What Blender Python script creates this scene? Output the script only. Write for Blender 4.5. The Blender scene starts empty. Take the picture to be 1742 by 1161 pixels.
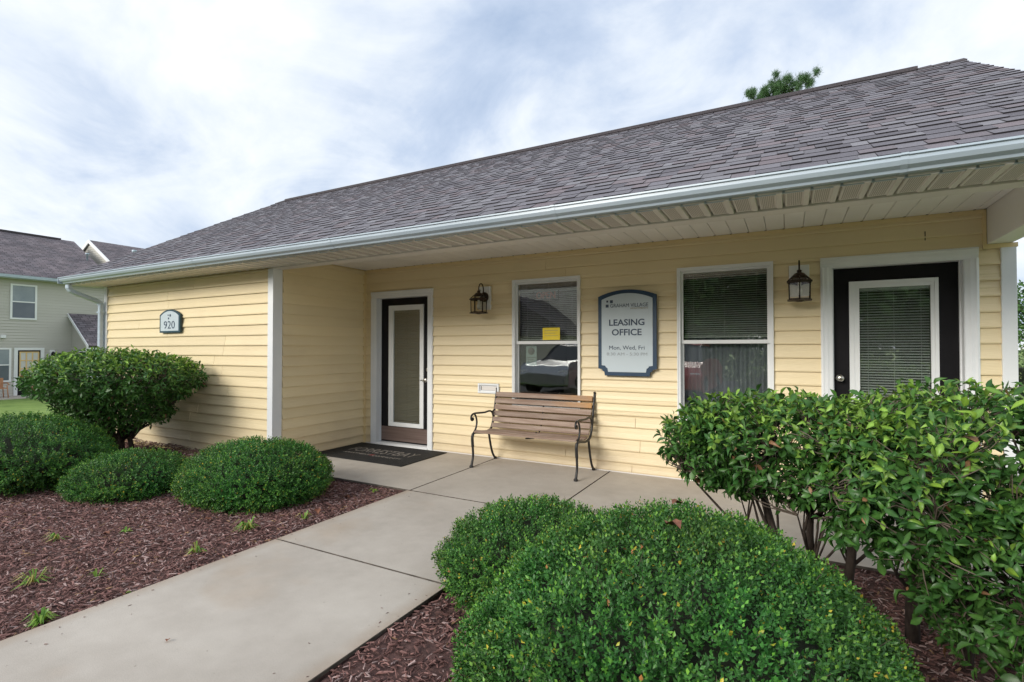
import bpy, math, random
import numpy as np
from mathutils import Vector, Matrix
random.seed(7); rng = np.random.default_rng(11)
SC = bpy.context.scene; COL = SC.collection
R = math.radians
# ------------------------------------------------------------------ camera
CAM = Vector((0, -5.456, 1.341)); F = 865.9; YAW = R(28.5); PIT = R(.902)
cd = bpy.data.cameras.new('camera'); cam = bpy.data.objects.new('camera', cd); COL.objects.link(cam)
cam.location = CAM; cam.rotation_euler = (R(90) + PIT, 0, YAW)
cd.sensor_width = 36; cd.lens = 36 * F / 1742; cd.clip_start = .05; cd.clip_end = 2000
SC.camera = cam
SC.render.resolution_x = 1024; SC.render.resolution_y = 682
# ------------------------------------------------------------------ sky, sun, exposure
SUN_EL, SUN_AZ = R(24), R(-22)            # azimuth measured from -y (in front of the porch) towards -x
sun_dir = Vector((math.sin(SUN_AZ) * math.cos(SUN_EL), -math.cos(SUN_AZ) * math.cos(SUN_EL), math.sin(SUN_EL)))
w = bpy.data.worlds.new('World'); SC.world = w; w.use_nodes = True
nt = w.node_tree; nt.nodes.clear(); N = nt.nodes.new; L = nt.links.new
out = N('ShaderNodeOutputWorld'); bg = N('ShaderNodeBackground'); L(bg.outputs[0], out.inputs[0])
bg.inputs[1].default_value = .1
sky = N('ShaderNodeTexSky'); sky.sky_type = 'NISHITA'; sky.sun_disc = False
sky.sun_elevation = SUN_EL; sky.sun_rotation = math.atan2(sun_dir.x, sun_dir.y); sky.dust_density = 2
tc = N('ShaderNodeTexCoord'); sp = N('ShaderNodeSeparateXYZ'); L(tc.outputs['Generated'], sp.inputs[0])
def M(op, a, b=None, c=None, clamp=False):
    n = N('ShaderNodeMath'); n.operation = op; n.use_clamp = clamp
    for i, q in enumerate((a, b, c)):
        if q is None: continue
        if isinstance(q, (int, float)): n.inputs[i].default_value = q
        else: L(q, n.inputs[i])
    return n.outputs[0]
zz = M('ADD', M('MAXIMUM', sp.outputs[2], 0.0), .34)
cx = M('DIVIDE', sp.outputs[0], zz); cy = M('DIVIDE', sp.outputs[1], zz)
cb = N('ShaderNodeCombineXYZ'); L(cx, cb.inputs[0]); L(cy, cb.inputs[1]); cb.inputs[2].default_value = 28.5
def noise(scale, detail, rough, vec, dist=0.0):
    n = N('ShaderNodeTexNoise'); n.inputs['Scale'].default_value = scale; n.inputs['Detail'].default_value = detail
    n.inputs['Roughness'].default_value = rough; n.inputs['Distortion'].default_value = dist; L(vec, n.inputs['Vector'])
    return n.outputs[0]
def ramp(fac, stops):
    r_ = N('ShaderNodeValToRGB'); L(fac, r_.inputs[0]); e = r_.color_ramp.elements
    while len(e) < len(stops): e.new(.5)
    for q, (p, c) in zip(e, stops): q.position = p; q.color = (*c, 1)
    return r_.outputs[0]
n1 = noise(.75, 8, .55, cb.outputs[0], .35); n2 = noise(2.6, 7, .6, cb.outputs[0], .6)
nn = M('ADD', M('MULTIPLY', n1, .72), M('MULTIPLY', n2, .28))
cl = ramp(nn, [(.37, (1.95, 2.45, 3.3)), (.44, (2.65, 3.1, 3.85)), (.50, (3.7, 4.0, 4.4)), (.57, (4.6, 4.72, 4.9))])
mixc = N('ShaderNodeMixRGB'); mixc.inputs[0].default_value = .95; L(sky.outputs[0], mixc.inputs[1]); L(cl, mixc.inputs[2])
L(mixc.outputs[0], bg.inputs[0])
sd = bpy.data.lights.new('sun', 'SUN'); so = bpy.data.objects.new('sun', sd); COL.objects.link(so)
sd.energy = 1.5; sd.angle = R(28); sd.color = (1, .95, .86)
so.rotation_euler = sun_dir.to_track_quat('Z', 'Y').to_euler()
SC.view_settings.view_transform = 'Standard'; SC.view_settings.look = 'None'
SC.view_settings.exposure = 1.25; SC.view_settings.gamma = 1; SC.view_settings.use_curve_mapping = False

# ------------------------------------------------------------------ materials
def new_mat(name):
    m = bpy.data.materials.new(name); m.use_nodes = True
    nt_ = m.node_tree; b = nt_.nodes['Principled BSDF']
    return m, nt_, b
def pm(name, c1, c2=None, scale=6, rough=.5, bump=0, bscale=60, metallic=0, spec=.5, stretch=(1, 1, 1), lo=.35, hi=.65,
       rnd=0, detail=5, attr=None, coords='Object', trans=0, third=None, coat=0):
    """procedural surface: two tones mixed by noise, optional bump, per-object variation and vertex tint"""
    m, t, b = new_mat(name); n_ = t.nodes.new; l_ = t.links.new
    b.inputs['Roughness'].default_value = rough; b.inputs['Metallic'].default_value = metallic
    b.inputs['Specular IOR Level'].default_value = spec
    if coat: b.inputs['Coat Weight'].default_value = coat; b.inputs['Coat Roughness'].default_value = .25
    c2 = c2 or c1
    tc_ = n_('ShaderNodeTexCoord'); mp = n_('ShaderNodeMapping'); mp.inputs['Scale'].default_value = stretch
    l_(tc_.outputs[coords], mp.inputs[0])
    no = n_('ShaderNodeTexNoise'); no.inputs['Scale'].default_value = scale; no.inputs['Detail'].default_value = detail
    no.inputs['Roughness'].default_value = .6; l_(mp.outputs[0], no.inputs['Vector'])
    if rnd:
        oi = n_('ShaderNodeObjectInfo'); vm = n_('ShaderNodeVectorMath'); vm.operation = 'ADD'; l_(mp.outputs[0], vm.inputs[0])
        sc_ = n_('ShaderNodeVectorMath'); sc_.operation = 'SCALE'; sc_.inputs[0].default_value = (37, 17, 53); l_(oi.outputs['Random'], sc_.inputs['Scale'])
        l_(sc_.outputs[0], vm.inputs[1]); l_(vm.outputs[0], no.inputs['Vector'])
    rp = n_('ShaderNodeValToRGB'); l_(no.outputs[0], rp.inputs[0]); e = rp.color_ramp.elements
    e[0].position = lo; e[0].color = (*c1, 1); e[1].position = hi; e[1].color = (*c2, 1)
    if third: q = e.new(min(.98, hi + .1)); q.color = (*third, 1)
    col = rp.outputs[0]
    if rnd:
        hv = n_('ShaderNodeHueSaturation'); mr = n_('ShaderNodeMapRange'); mr.inputs[3].default_value = 1 - rnd; mr.inputs[4].default_value = 1 + rnd
        l_(oi.outputs['Random'], mr.inputs[0]); l_(mr.outputs[0], hv.inputs['Value']); l_(col, hv.inputs['Color']); col = hv.outputs[0]
    if attr:
        at = n_('ShaderNodeAttribute'); at.attribute_name = attr
        mx = n_('ShaderNodeMixRGB'); mx.blend_type = 'MULTIPLY'; mx.inputs[0].default_value = 1
        l_(col, mx.inputs[1]); l_(at.outputs['Color'], mx.inputs[2]); col = mx.outputs[0]
    l_(col, b.inputs['Base Color'])
    if bump:
        bn = n_('ShaderNodeTexNoise'); bn.inputs['Scale'].default_value = bscale; bn.inputs['Detail'].default_value = 6
        l_(mp.outputs[0], bn.inputs['Vector']); bu = n_('ShaderNodeBump'); bu.inputs['Strength'].default_value = bump
        bu.inputs['Distance'].default_value = .01; l_(bn.outputs[0], bu.inputs['Height']); l_(bu.outputs[0], b.inputs['Normal'])
    if trans:
        tr = n_('ShaderNodeBsdfTranslucent'); l_(col, tr.inputs[0]); ms = n_('ShaderNodeMixShader'); ms.inputs[0].default_value = trans
        o_ = t.nodes['Material Output']; l_(b.outputs[0], ms.inputs[1]); l_(tr.outputs[0], ms.inputs[2]); l_(ms.outputs[0], o_.inputs[0])
    return m
def glass_mat(name, tint=(.90, .93, .92), ior=.17, rough=.01):
    m, t, b = new_mat(name); n_ = t.nodes.new; l_ = t.links.new
    tr = n_('ShaderNodeBsdfTransparent'); tr.inputs[0].default_value = (*tint, 1)
    gl = n_('ShaderNodeBsdfGlossy'); gl.inputs['Roughness'].default_value = rough
    ge = n_('ShaderNodeNewGeometry'); dt = n_('ShaderNodeVectorMath'); dt.operation = 'DOT_PRODUCT'; l_(ge.outputs['Incoming'], dt.inputs[0]); l_(ge.outputs['Normal'], dt.inputs[1])
    def mm(op, x_, y_):
        q = n_('ShaderNodeMath'); q.operation = op
        for i, k in enumerate((x_, y_)):
            if isinstance(k, (int, float)): q.inputs[i].default_value = k
            else: l_(k, q.inputs[i])
        return q.outputs[0]
    ab = mm('ABSOLUTE', dt.outputs['Value'], 0); sch = mm('POWER', mm('SUBTRACT', 1.0, ab), 5.0); fr_o = mm('ADD', mm('MULTIPLY', sch, 1 - ior), ior)   # Schlick reflectance, works from both sides
    tc_ = n_('ShaderNodeTexCoord'); bn = n_('ShaderNodeTexNoise'); bn.inputs['Scale'].default_value = 3.5; l_(tc_.outputs['Object'], bn.inputs['Vector'])
    bu = n_('ShaderNodeBump'); bu.inputs['Strength'].default_value = .035; bu.inputs['Distance'].default_value = .02
    l_(bn.outputs[0], bu.inputs['Height']); l_(bu.outputs[0], gl.inputs['Normal'])
    ms = n_('ShaderNodeMixShader'); l_(fr_o, ms.inputs[0]); l_(tr.outputs[0], ms.inputs[1]); l_(gl.outputs[0], ms.inputs[2])
    l_(ms.outputs[0], t.nodes['Material Output'].inputs[0]); return m

SIDE = pm('yellow_vinyl', (.78, .645, .40), (.82, .685, .44), scale=1.6, rough=.42, bump=.25, bscale=26, stretch=(.5, .5, 6), rnd=.035, lo=.3, hi=.7, attr=None)
def dirt(m):
    t = m.node_tree; b = t.nodes['Principled BSDF']; n_ = t.nodes.new; l_ = t.links.new; src = b.inputs['Base Color'].links[0].from_socket
    ge = n_('ShaderNodeNewGeometry'); sx = n_('ShaderNodeSeparateXYZ'); l_(ge.outputs['Position'], sx.inputs[0])
    no = n_('ShaderNodeTexNoise'); no.inputs['Scale'].default_value = 5; no.inputs['Detail'].default_value = 8; l_(ge.outputs['Position'], no.inputs['Vector'])
    mr = n_('ShaderNodeMapRange'); mr.inputs[1].default_value = .42; mr.inputs[2].default_value = .0; l_(sx.outputs[2], mr.inputs[0])
    ml = n_('ShaderNodeMath'); ml.operation = 'MULTIPLY'; l_(mr.outputs[0], ml.inputs[0]); l_(no.outputs[0], ml.inputs[1])
    no2 = n_('ShaderNodeTexNoise'); no2.inputs['Scale'].default_value = 1.3; no2.inputs['Detail'].default_value = 6; l_(ge.outputs['Position'], no2.inputs['Vector'])
    m2 = n_('ShaderNodeMapRange'); m2.inputs[1].default_value = .52; m2.inputs[2].default_value = .8; m2.inputs[4].default_value = .35; l_(no2.outputs[0], m2.inputs[0])
    ad = n_('ShaderNodeMath'); ad.operation = 'ADD'; ad.use_clamp = True; l_(ml.outputs[0], ad.inputs[0]); l_(m2.outputs[0], ad.inputs[1])
    mx = n_('ShaderNodeMixRGB'); l_(ad.outputs[0], mx.inputs[0]); l_(src, mx.inputs[1]); mx.inputs[2].default_value = (.60, .47, .31, 1); l_(mx.outputs[0], b.inputs['Base Color'])
dirt(SIDE)
SIDET = pm('yellow_vinyl_trim', (.76, .60, .32), (.79, .63, .35), scale=3, rough=.4)
WHITE = pm('white_paint', (.74, .765, .79), (.80, .815, .83), scale=2.5, rough=.42, bump=.08, bscale=30, lo=.3, hi=.6)
WHITEV = pm('white_vinyl', (.77, .79, .80), (.82, .83, .83), scale=4, rough=.35)
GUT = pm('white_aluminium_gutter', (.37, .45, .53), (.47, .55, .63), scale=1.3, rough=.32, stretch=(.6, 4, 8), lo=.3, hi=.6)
BEIGE = pm('beige_aluminium', (.69, .655, .625), (.74, .71, .68), scale=2.2, rough=.5, bump=.05, lo=.3, hi=.65)
CEIL = pm('cream_ceiling_vinyl', (.80, .78, .76), (.84, .82, .80), scale=2, rough=.5, rnd=.03)
DARK = pm('black_door_paint', (.005, .0045, .006), (.009, .008, .010), scale=4, rough=.5, spec=.2)
IRON = pm('black_cast_iron', (.012, .012, .014), (.03, .028, .027), scale=30, rough=.45, bump=.3, bscale=90)
BRONZE = pm('dark_bronze', (.02, .013, .01), (.05, .028, .018), scale=25, rough=.42, metallic=.5, bump=.15)
BRASS = pm('satin_nickel', (.55, .52, .47), (.65, .62, .57), scale=10, rough=.3, metallic=1)
KICK = pm('brushed_kick_plate', (.17, .12, .105), (.24, .175, .155), scale=3, rough=.4, metallic=.45, stretch=(.4, 1, 14))
NAVY = pm('navy_sign_paint', (.012, .04, .085), (.018, .055, .11), scale=6, rough=.4)
TEAL = pm('dark_teal_sign_paint', (.01, .045, .07), (.015, .06, .085), scale=6, rough=.4)
FACE = pm('pale_blue_sign_face', (.52, .60, .65), (.56, .64, .69), scale=2, rough=.45)
INK = pm('navy_lettering', (.03, .055, .10), rough=.5)
GREYINK = pm('grey_lettering', (.30, .34, .37), rough=.5)
GOLD = pm('gold_lettering', (.33, .30, .2), rough=.5)
GLASS = glass_mat('window_glass')
LGLASS = glass_mat('lantern_glass', (.93, .9, .84), .04, .05)
BLIND = pm('blind_slats', (.33, .32, .275), (.40, .385, .335), scale=3, rough=.55)
BLINDK = pm('grey_blind_slats', (.20, .195, .165), (.25, .24, .21), scale=3, rough=.55)
BLINDW = pm('pale_blind_slats', (.60, .60, .57), (.66, .66, .63), scale=3, rough=.55)
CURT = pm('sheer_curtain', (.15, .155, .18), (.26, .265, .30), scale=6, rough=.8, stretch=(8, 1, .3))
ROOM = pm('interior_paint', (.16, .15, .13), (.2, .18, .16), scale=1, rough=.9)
def concrete():
    m, t, b = new_mat('concrete'); n_ = t.nodes.new; l_ = t.links.new
    tc_ = n_('ShaderNodeTexCoord')
    def nz(sc_, det, lo, hi, c0, c1, rough=.6):
        q = n_('ShaderNodeTexNoise'); q.inputs['Scale'].default_value = sc_; q.inputs['Detail'].default_value = det; q.inputs['Roughness'].default_value = rough; l_(tc_.outputs['Object'], q.inputs['Vector'])
        r_ = n_('ShaderNodeValToRGB'); l_(q.outputs[0], r_.inputs[0]); e = r_.color_ramp.elements; e[0].position = lo; e[0].color = (*c0, 1); e[1].position = hi; e[1].color = (*c1, 1); return q, r_.outputs[0]
    _, c1 = nz(1.6, 9, .34, .66, (.455, .415, .37), (.55, .51, .46)); _, c2 = nz(9, 8, .35, .62, (.96, .955, .95), (1.02, 1.02, 1.02)); q3, c3 = nz(240, 4, .33, .6, (.80, .79, .78), (1.06, 1.05, 1.04), .8)
    _, c4 = nz(.9, 4, .58, .76, (1, 1, 1), (.97, .88, .79)); _, c5 = nz(38, 3, .70, .76, (1, 1, 1), (.62, .58, .54))
    c = c1
    for k in (c2, c3, c4, c5):
        mx = n_('ShaderNodeMixRGB'); mx.blend_type = 'MULTIPLY'; mx.inputs[0].default_value = 1; l_(c, mx.inputs[1]); l_(k, mx.inputs[2]); c = mx.outputs[0]
    ge = n_('ShaderNodeNewGeometry'); sx = n_('ShaderNodeSeparateXYZ'); l_(ge.outputs['Position'], sx.inputs[0])
    def m_(op, x_, y_, cl_=False):
        q = n_('ShaderNodeMath'); q.operation = op; q.use_clamp = cl_
        for i, k in enumerate((x_, y_)):
            if isinstance(k, (int, float)): q.inputs[i].default_value = k
            else: l_(k, q.inputs[i])
        return q.outputs[0]
    dx_ = m_('ABSOLUTE', m_('ADD', sx.outputs[0], 2.4525), 0); ed = m_('MULTIPLY', m_('SUBTRACT', dx_, .64), 8.0, True); qn, _c = nz(7, 8, 0, 1, (0, 0, 0), (1, 1, 1)); below = m_('LESS_THAN', sx.outputs[1], -1.66)
    st = m_('MULTIPLY', m_('MULTIPLY', m_('MULTIPLY', ed, qn.outputs[0]), below), 1.1, True)
    mx = n_('ShaderNodeMixRGB'); l_(st, mx.inputs[0]); l_(c, mx.inputs[1]); mx.inputs[2].default_value = (.33, .23, .15, 1); c = mx.outputs[0]
    l_(c, b.inputs['Base Color']); b.inputs['Roughness'].default_value = .88; b.inputs['Specular IOR Level'].default_value = .3
    bu = n_('ShaderNodeBump'); bu.inputs['Strength'].default_value = .25; bu.inputs['Distance'].default_value = .002; l_(q3.outputs[0], bu.inputs['Height']); l_(bu.outputs[0], b.inputs['Normal']); return m
CONC = concrete()
CONCE = pm('dirty_concrete_edge', (.06, .05, .04), (.16, .135, .11), scale=14, rough=.95)
MULB = pm('mulch_soil', (.06, .030, .026), (.13, .068, .06), scale=30, rough=.95, bump=.8, bscale=70, detail=8)
CHIP = pm('mulch_chip', (.75, .75, .75), (1.1, 1.1, 1.1), scale=60, rough=.72, spec=.35, attr='col')
LEAFB = pm('boxwood_leaf', (1.25, 1.2, 1.2), (1.7, 1.65, 1.6), scale=40, rough=.36, spec=.36, attr='col', trans=.22)
LEAFG = pm('broad_leaf', (1.05, 1.02, .95), (1.6, 1.5, 1.35), scale=25, rough=.36, spec=.38, attr='col', trans=.25)
BARK = pm('bark', (.035, .024, .018), (.10, .075, .06), scale=30, rough=.9, bump=.6, bscale=60, stretch=(1, 1, .3))
TWIG = pm('twig', (.10, .075, .055), (.19, .15, .12), scale=20, rough=.85)
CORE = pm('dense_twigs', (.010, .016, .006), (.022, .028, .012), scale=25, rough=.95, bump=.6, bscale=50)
SHING = pm('asphalt_shingle', (.80, .80, .80), (1.15, 1.15, 1.15), scale=160, rough=.9, bump=.5, bscale=300, attr='col', spec=.3)
RIDGE = pm('ridge_shingle', (.045, .04, .046), (.08, .07, .078), scale=60, rough=.92, bump=.4, bscale=200)
GRASS = pm('lawn_grass', (.12, .20, .035), (.20, .30, .06), scale=1.6, rough=.9, bump=.5, bscale=40, detail=8)
MAT = pm('black_rubber', (.008, .008, .009), (.018, .017, .017), scale=40, rough=.75, bump=.5, bscale=120)
MATT = pm('mat_print', (.20, .18, .165), (.30, .27, .24), scale=60, rough=.85)
MATR = pm('mat_print_red', (.16, .03, .03), rough=.85)
ASPH = pm('asphalt', (.045, .045, .047), (.07, .07, .07), scale=4, rough=.9, bump=.4, bscale=120)
YEL = pm('yellow_paper', (.80, .60, .03), (.85, .66, .05), scale=5, rough=.6)
PALEG = pm('pale_green_notice', (.30, .38, .34), (.36, .44, .40), scale=20, rough=.6)
NEON = pm('unlit_neon_tube', (.80, .36, .30), (.85, .42, .36), scale=5, rough=.3)
SAGE = pm('sage_vinyl_siding', (.48, .465, .42), (.53, .515, .47), scale=.7, rough=.55, stretch=(.3, .3, 3), bump=.1)
TAN = pm('tan_vinyl_siding', (.74, .69, .60), (.78, .73, .64), scale=.7, rough=.55)
WOODY = pm('weathered_slat_wood', (.20, .125, .09), (.36, .275, .225), scale=9, rough=.68, bump=.35, bscale=30, stretch=(.22, 3, 3), rnd=.13, detail=9, third=(.48, .42, .38))
ORWOOD = pm('orange_slat_wood', (.36, .16, .05), (.45, .24, .09), scale=7, rough=.65, stretch=(.3, 3, 3), bump=.2)
BOLT = IRON
SILVER = pm('silver_car_paint', (.42, .45, .48), (.46, .49, .52), rough=.25, metallic=.5, coat=1)
REDP = pm('red_car_paint', (.42, .03, .025), (.45, .035, .03), rough=.3, coat=1)
CARG = pm('car_window', (.02, .025, .03), rough=.06)
TYRE = pm('tyre_rubber', (.015, .015, .015), rough=.8)
STEEL = pm('steel_rim', (.4, .4, .42), rough=.3, metallic=1)
BROWNL = pm('dead_leaf', (.15, .05, .03), (.28, .12, .07), scale=30, rough=.7)
TERRA = pm('terracotta_chair', (.42, .20, .10), (.48, .24, .13), rough=.6)
YELT = pm('yellow_door_trim', (.72, .50, .22), (.76, .55, .26), rough=.5)
NEEDLE = pm('pine_needles', (.85, .85, .85), (1.15, 1.15, 1.15), scale=10, rough=.6, attr='col', trans=.15)

# far roofs: shingle rows drawn with real courses near; here the tone only
def far_roof_mat():
    m, t, b = new_mat('far_shingles'); n_ = t.nodes.new; l_ = t.links.new
    tc_ = n_('ShaderNodeTexCoord'); mp = n_('ShaderNodeMapping'); mp.inputs['Rotation'].default_value = (0, 0, R(90)); l_(tc_.outputs['Object'], mp.inputs[0])
    br = n_('ShaderNodeTexBrick'); br.offset = .37; br.inputs['Scale'].default_value = 1; br.inputs['Brick Width'].default_value = .3; br.inputs['Row Height'].default_value = .125
    br.inputs['Mortar Size'].default_value = .012; br.inputs['Mortar'].default_value = (.05, .045, .05, 1)
    br.inputs['Color1'].default_value = (.12, .112, .125, 1); br.inputs['Color2'].default_value = (.215, .203, .22, 1); l_(mp.outputs[0], br.inputs[0])
    no = n_('ShaderNodeTexNoise'); no.inputs['Scale'].default_value = 1.6; no.inputs['Detail'].default_value = 8; l_(mp.outputs[0], no.inputs['Vector'])
    rp = n_('ShaderNodeValToRGB'); l_(no.outputs[0], rp.inputs[0]); e = rp.color_ramp.elements; e[0].position = .4; e[0].color = (.82, .78, .81, 1); e[1].position = .62; e[1].color = (1.15, 1.04, 1.04, 1)
    mx = n_('ShaderNodeMixRGB'); mx.blend_type = 'MULTIPLY'; mx.inputs[0].default_value = 1; l_(br.outputs[0], mx.inputs[1]); l_(rp.outputs[0], mx.inputs[2])
    l_(mx.outputs[0], b.inputs['Base Color']); b.inputs['Roughness'].default_value = .9; return m
FARROOF = far_roof_mat()
def soffit_mat():      # beige panel with small punched holes
    m, t, b = new_mat('perforated_soffit'); n_ = t.nodes.new; l_ = t.links.new
    tc_ = n_('ShaderNodeTexCoord'); vm = n_('ShaderNodeVectorMath'); vm.operation = 'SCALE'; vm.inputs['Scale'].default_value = 95; l_(tc_.outputs['Object'], vm.inputs[0])
    fr = n_('ShaderNodeVectorMath'); fr.operation = 'FRACTION'; l_(vm.outputs[0], fr.inputs[0])
    sb = n_('ShaderNodeVectorMath'); sb.operation = 'SUBTRACT'; sb.inputs[1].default_value = (.5, .5, .5); l_(fr.outputs[0], sb.inputs[0])
    ml = n_('ShaderNodeVectorMath'); ml.operation = 'MULTIPLY'; ml.inputs[1].default_value = (1, 1, 0); l_(sb.outputs[0], ml.inputs[0])
    le = n_('ShaderNodeVectorMath'); le.operation = 'LENGTH'; l_(ml.outputs[0], le.inputs[0])
    rp = n_('ShaderNodeValToRGB'); l_(le.outputs['Value'], rp.inputs[0]); e = rp.color_ramp.elements
    e[0].position = .24; e[0].color = (.12, .09, .07, 1); e[1].position = .34; e[1].color = (.66, .62, .59, 1)
    l_(rp.outputs[0], b.inputs['Base Color']); b.inputs['Roughness'].default_value = .6; return m
VENT = soffit_mat()

# ------------------------------------------------------------------ mesh helpers
WL = {}
def wl(o): return WL.get(o.name, Vector((0, 0, 0)))
def par(o, p, at=None):
    """parent o under p; geometry of o is in world coordinates unless at is given"""
    q = Vector(at) if at else Vector((0, 0, 0)); WL[o.name] = q
    if p is not None: o.parent = p; o.location = q - wl(p)
    else: o.location = q
    return o
def link(o): COL.objects.link(o); return o
class MB:
    def __init__(s): s.v = []; s.f = []; s.m = []; s.c = []; s.sm = []
    def add(s, vs, fs, mi=0, col=None, smooth=False):
        b = len(s.v); s.v += [tuple(q) for q in vs]; s.f += [tuple(b + i for i in f) for f in fs]; s.m += [mi] * len(fs); s.sm += [smooth] * len(fs)
        s.c += [col or (1, 1, 1)] * len(vs); return s
    def box(s, x0, x1, y0, y1, z0, z1, mi=0, col=None):
        if x0 > x1: x0, x1 = x1, x0
        if y0 > y1: y0, y1 = y1, y0
        if z0 > z1: z0, z1 = z1, z0
        v = [(x, y, z) for z in (z0, z1) for y in (y0, y1) for x in (x0, x1)]
        return s.add(v, [(0, 2, 3, 1), (4, 5, 7, 6), (0, 1, 5, 4), (2, 6, 7, 3), (0, 4, 6, 2), (1, 3, 7, 5)], mi, col)
    def extr(s, prof, fn, a, b, mi=0, closed=True, caps=True, segs=1, smooth=False, wob=None):
        """profile points (p,q) swept from a to b; fn(p,q,t)->xyz"""
        n = len(prof); vs = []
        for k in range(segs + 1):
            t = a + (b - a) * k / segs
            for p, q in prof: vs.append(fn(p, q, t))
        fs = []
        for k in range(segs):
            for i in range(n if closed else n - 1):
                j = (i + 1) % n; fs.append((k * n + i, k * n + j, (k + 1) * n + j, (k + 1) * n + i))
        if closed and caps: fs += [tuple(range(n))[::-1], tuple(segs * n + i for i in range(n))]
        return s.add(vs, fs, mi, None, smooth)
    def tube(s, pts, rad, n=6, mi=0, caps=True, smooth=True, flat=None):
        pts = [Vector(p) for p in pts]; m = len(pts); rad = rad if isinstance(rad, (list, tuple)) else [rad] * m
        vs = []; pu = None
        for i, p in enumerate(pts):
            d = (pts[min(i + 1, m - 1)] - pts[max(i - 1, 0)]).normalized()
            if pu is None: pu = d.orthogonal().normalized() if not flat else Vector(flat)
            u = (pu - d * pu.dot(d)); u = u.normalized() if u.length > 1e-6 else d.orthogonal().normalized(); pu = u; v_ = d.cross(u)
            for k in range(n):
                a = 2 * math.pi * k / n; vs.append(p + (u * math.cos(a) + v_ * math.sin(a)) * rad[i])
        fs = [(i * n + k, i * n + (k + 1) % n, (i + 1) * n + (k + 1) % n, (i + 1) * n + k) for i in range(m - 1) for k in range(n)]
        if caps: fs += [tuple(range(n))[::-1], tuple((m - 1) * n + k for k in range(n))]
        return s.add(vs, fs, mi, None, smooth)
    def lathe(s, prof, c, n=12, mi=0, axis='z', smooth=True):
        vs = []; fs = []; c = Vector(c)
        for r_, h in prof:
            for k in range(n):
                a = 2 * math.pi * k / n
                p = {'z': (r_ * math.cos(a), r_ * math.sin(a), h), 'y': (r_ * math.cos(a), h, r_ * math.sin(a)), 'x': (h, r_ * math.cos(a), r_ * math.sin(a))}[axis]
                vs.append(c + Vector(p))
        for i in range(len(prof) - 1):
            for k in range(n): fs.append((i * n + k, i * n + (k + 1) % n, (i + 1) * n + (k + 1) % n, (i + 1) * n + k))
        fs += [tuple(range(n))[::-1], tuple((len(prof) - 1) * n + k for k in range(n))]
        return s.add(vs, fs, mi, None, smooth)
    def mesh(s, name, mats, tint=False):
        me = bpy.data.meshes.new(name); me.from_pydata(s.v, [], s.f)
        for q in (mats if isinstance(mats, (list, tuple)) else [mats]): me.materials.append(q)
        me.polygons.foreach_set('material_index', s.m); me.polygons.foreach_set('use_smooth', s.sm)
        if tint:
            at = me.attributes.new('col', 'FLOAT_COLOR', 'POINT')
            at.data.foreach_set('color', np.array([(*q, 1) for q in s.c], dtype=np.float32).ravel())
        me.update(); return me
    def build(s, name, mats, parent=None, tint=False, at=None):
        return par(link(bpy.data.objects.new(name, s.mesh(name, mats, tint))), parent, at)
def bevel(o, wd=.004, seg=2):
    m = o.modifiers.new('bevel', 'BEVEL'); m.width = wd; m.segments = seg; m.limit_method = 'ANGLE'; return o
def empty(name, loc, label, cat, group=None):
    o = link(bpy.data.objects.new(name, None)); o.empty_display_size = .1; par(o, None, loc); tag(o, label, cat, group); return o
def tag(o, label=None, cat=None, group=None, kind=None):
    if label: o['label'] = label
    if cat: o['category'] = cat
    if group: o['group'] = group
    if kind: o['kind'] = kind
    return o
def np_mesh(name, V, Fc, mat_, cols=None, smooth=True):
    """V (n,3), Fc (m,k) with constant k"""
    me = bpy.data.meshes.new(name); n = len(V); m_, k = Fc.shape
    me.vertices.add(n); me.vertices.foreach_set('co', V.astype(np.float32).ravel())
    me.loops.add(m_ * k); me.loops.foreach_set('vertex_index', Fc.astype(np.int32).ravel())
    me.polygons.add(m_); me.polygons.foreach_set('loop_start', (np.arange(m_) * k).astype(np.int32)); me.polygons.foreach_set('loop_total', np.full(m_, k, np.int32))
    me.polygons.foreach_set('use_smooth', np.full(m_, smooth)); me.materials.append(mat_)
    me.update(calc_edges=True)
    if cols is not None:
        at = me.attributes.new('col', 'FLOAT_COLOR', 'POINT'); at.data.foreach_set('color', np.concatenate([cols, np.ones((n, 1))], 1).astype(np.float32).ravel())
    return me
def scatter(name, tv, tf, P, X, Y, S, mat_, C, parent=None, smooth=True, tint=None):
    """copies of template (tv,tf) at P with axes X (length) and Y (width), Z = X x Y; S (n,3) scales; C (n,3) tint"""
    X = X / np.linalg.norm(X, axis=1, keepdims=True); Y = Y - X * (X * Y).sum(1, keepdims=True); Y /= np.linalg.norm(Y, axis=1, keepdims=True) + 1e-9
    Z = np.cross(X, Y); k = len(tv)
    V = P[:, None, :] + tv[None, :, 0:1] * (X * S[:, 0:1])[:, None, :] + tv[None, :, 1:2] * (Y * S[:, 1:2])[:, None, :] + tv[None, :, 2:3] * (Z * S[:, 2:3])[:, None, :]
    Fc = (tf[None] + (np.arange(len(P)) * k)[:, None, None]).reshape(-1, tf.shape[1])
    CC = np.repeat(C, k, 0)
    if tint is not None: CC = CC * np.tile(tint, len(P))[:, None]
    me = np_mesh(name, V.reshape(-1, 3), Fc, mat_, CC, smooth)
    return par(link(bpy.data.objects.new(name, me)), parent)
def rnd_unit(n):
    v = rng.normal(size=(n, 3)); return v / np.linalg.norm(v, axis=1, keepdims=True)
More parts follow.
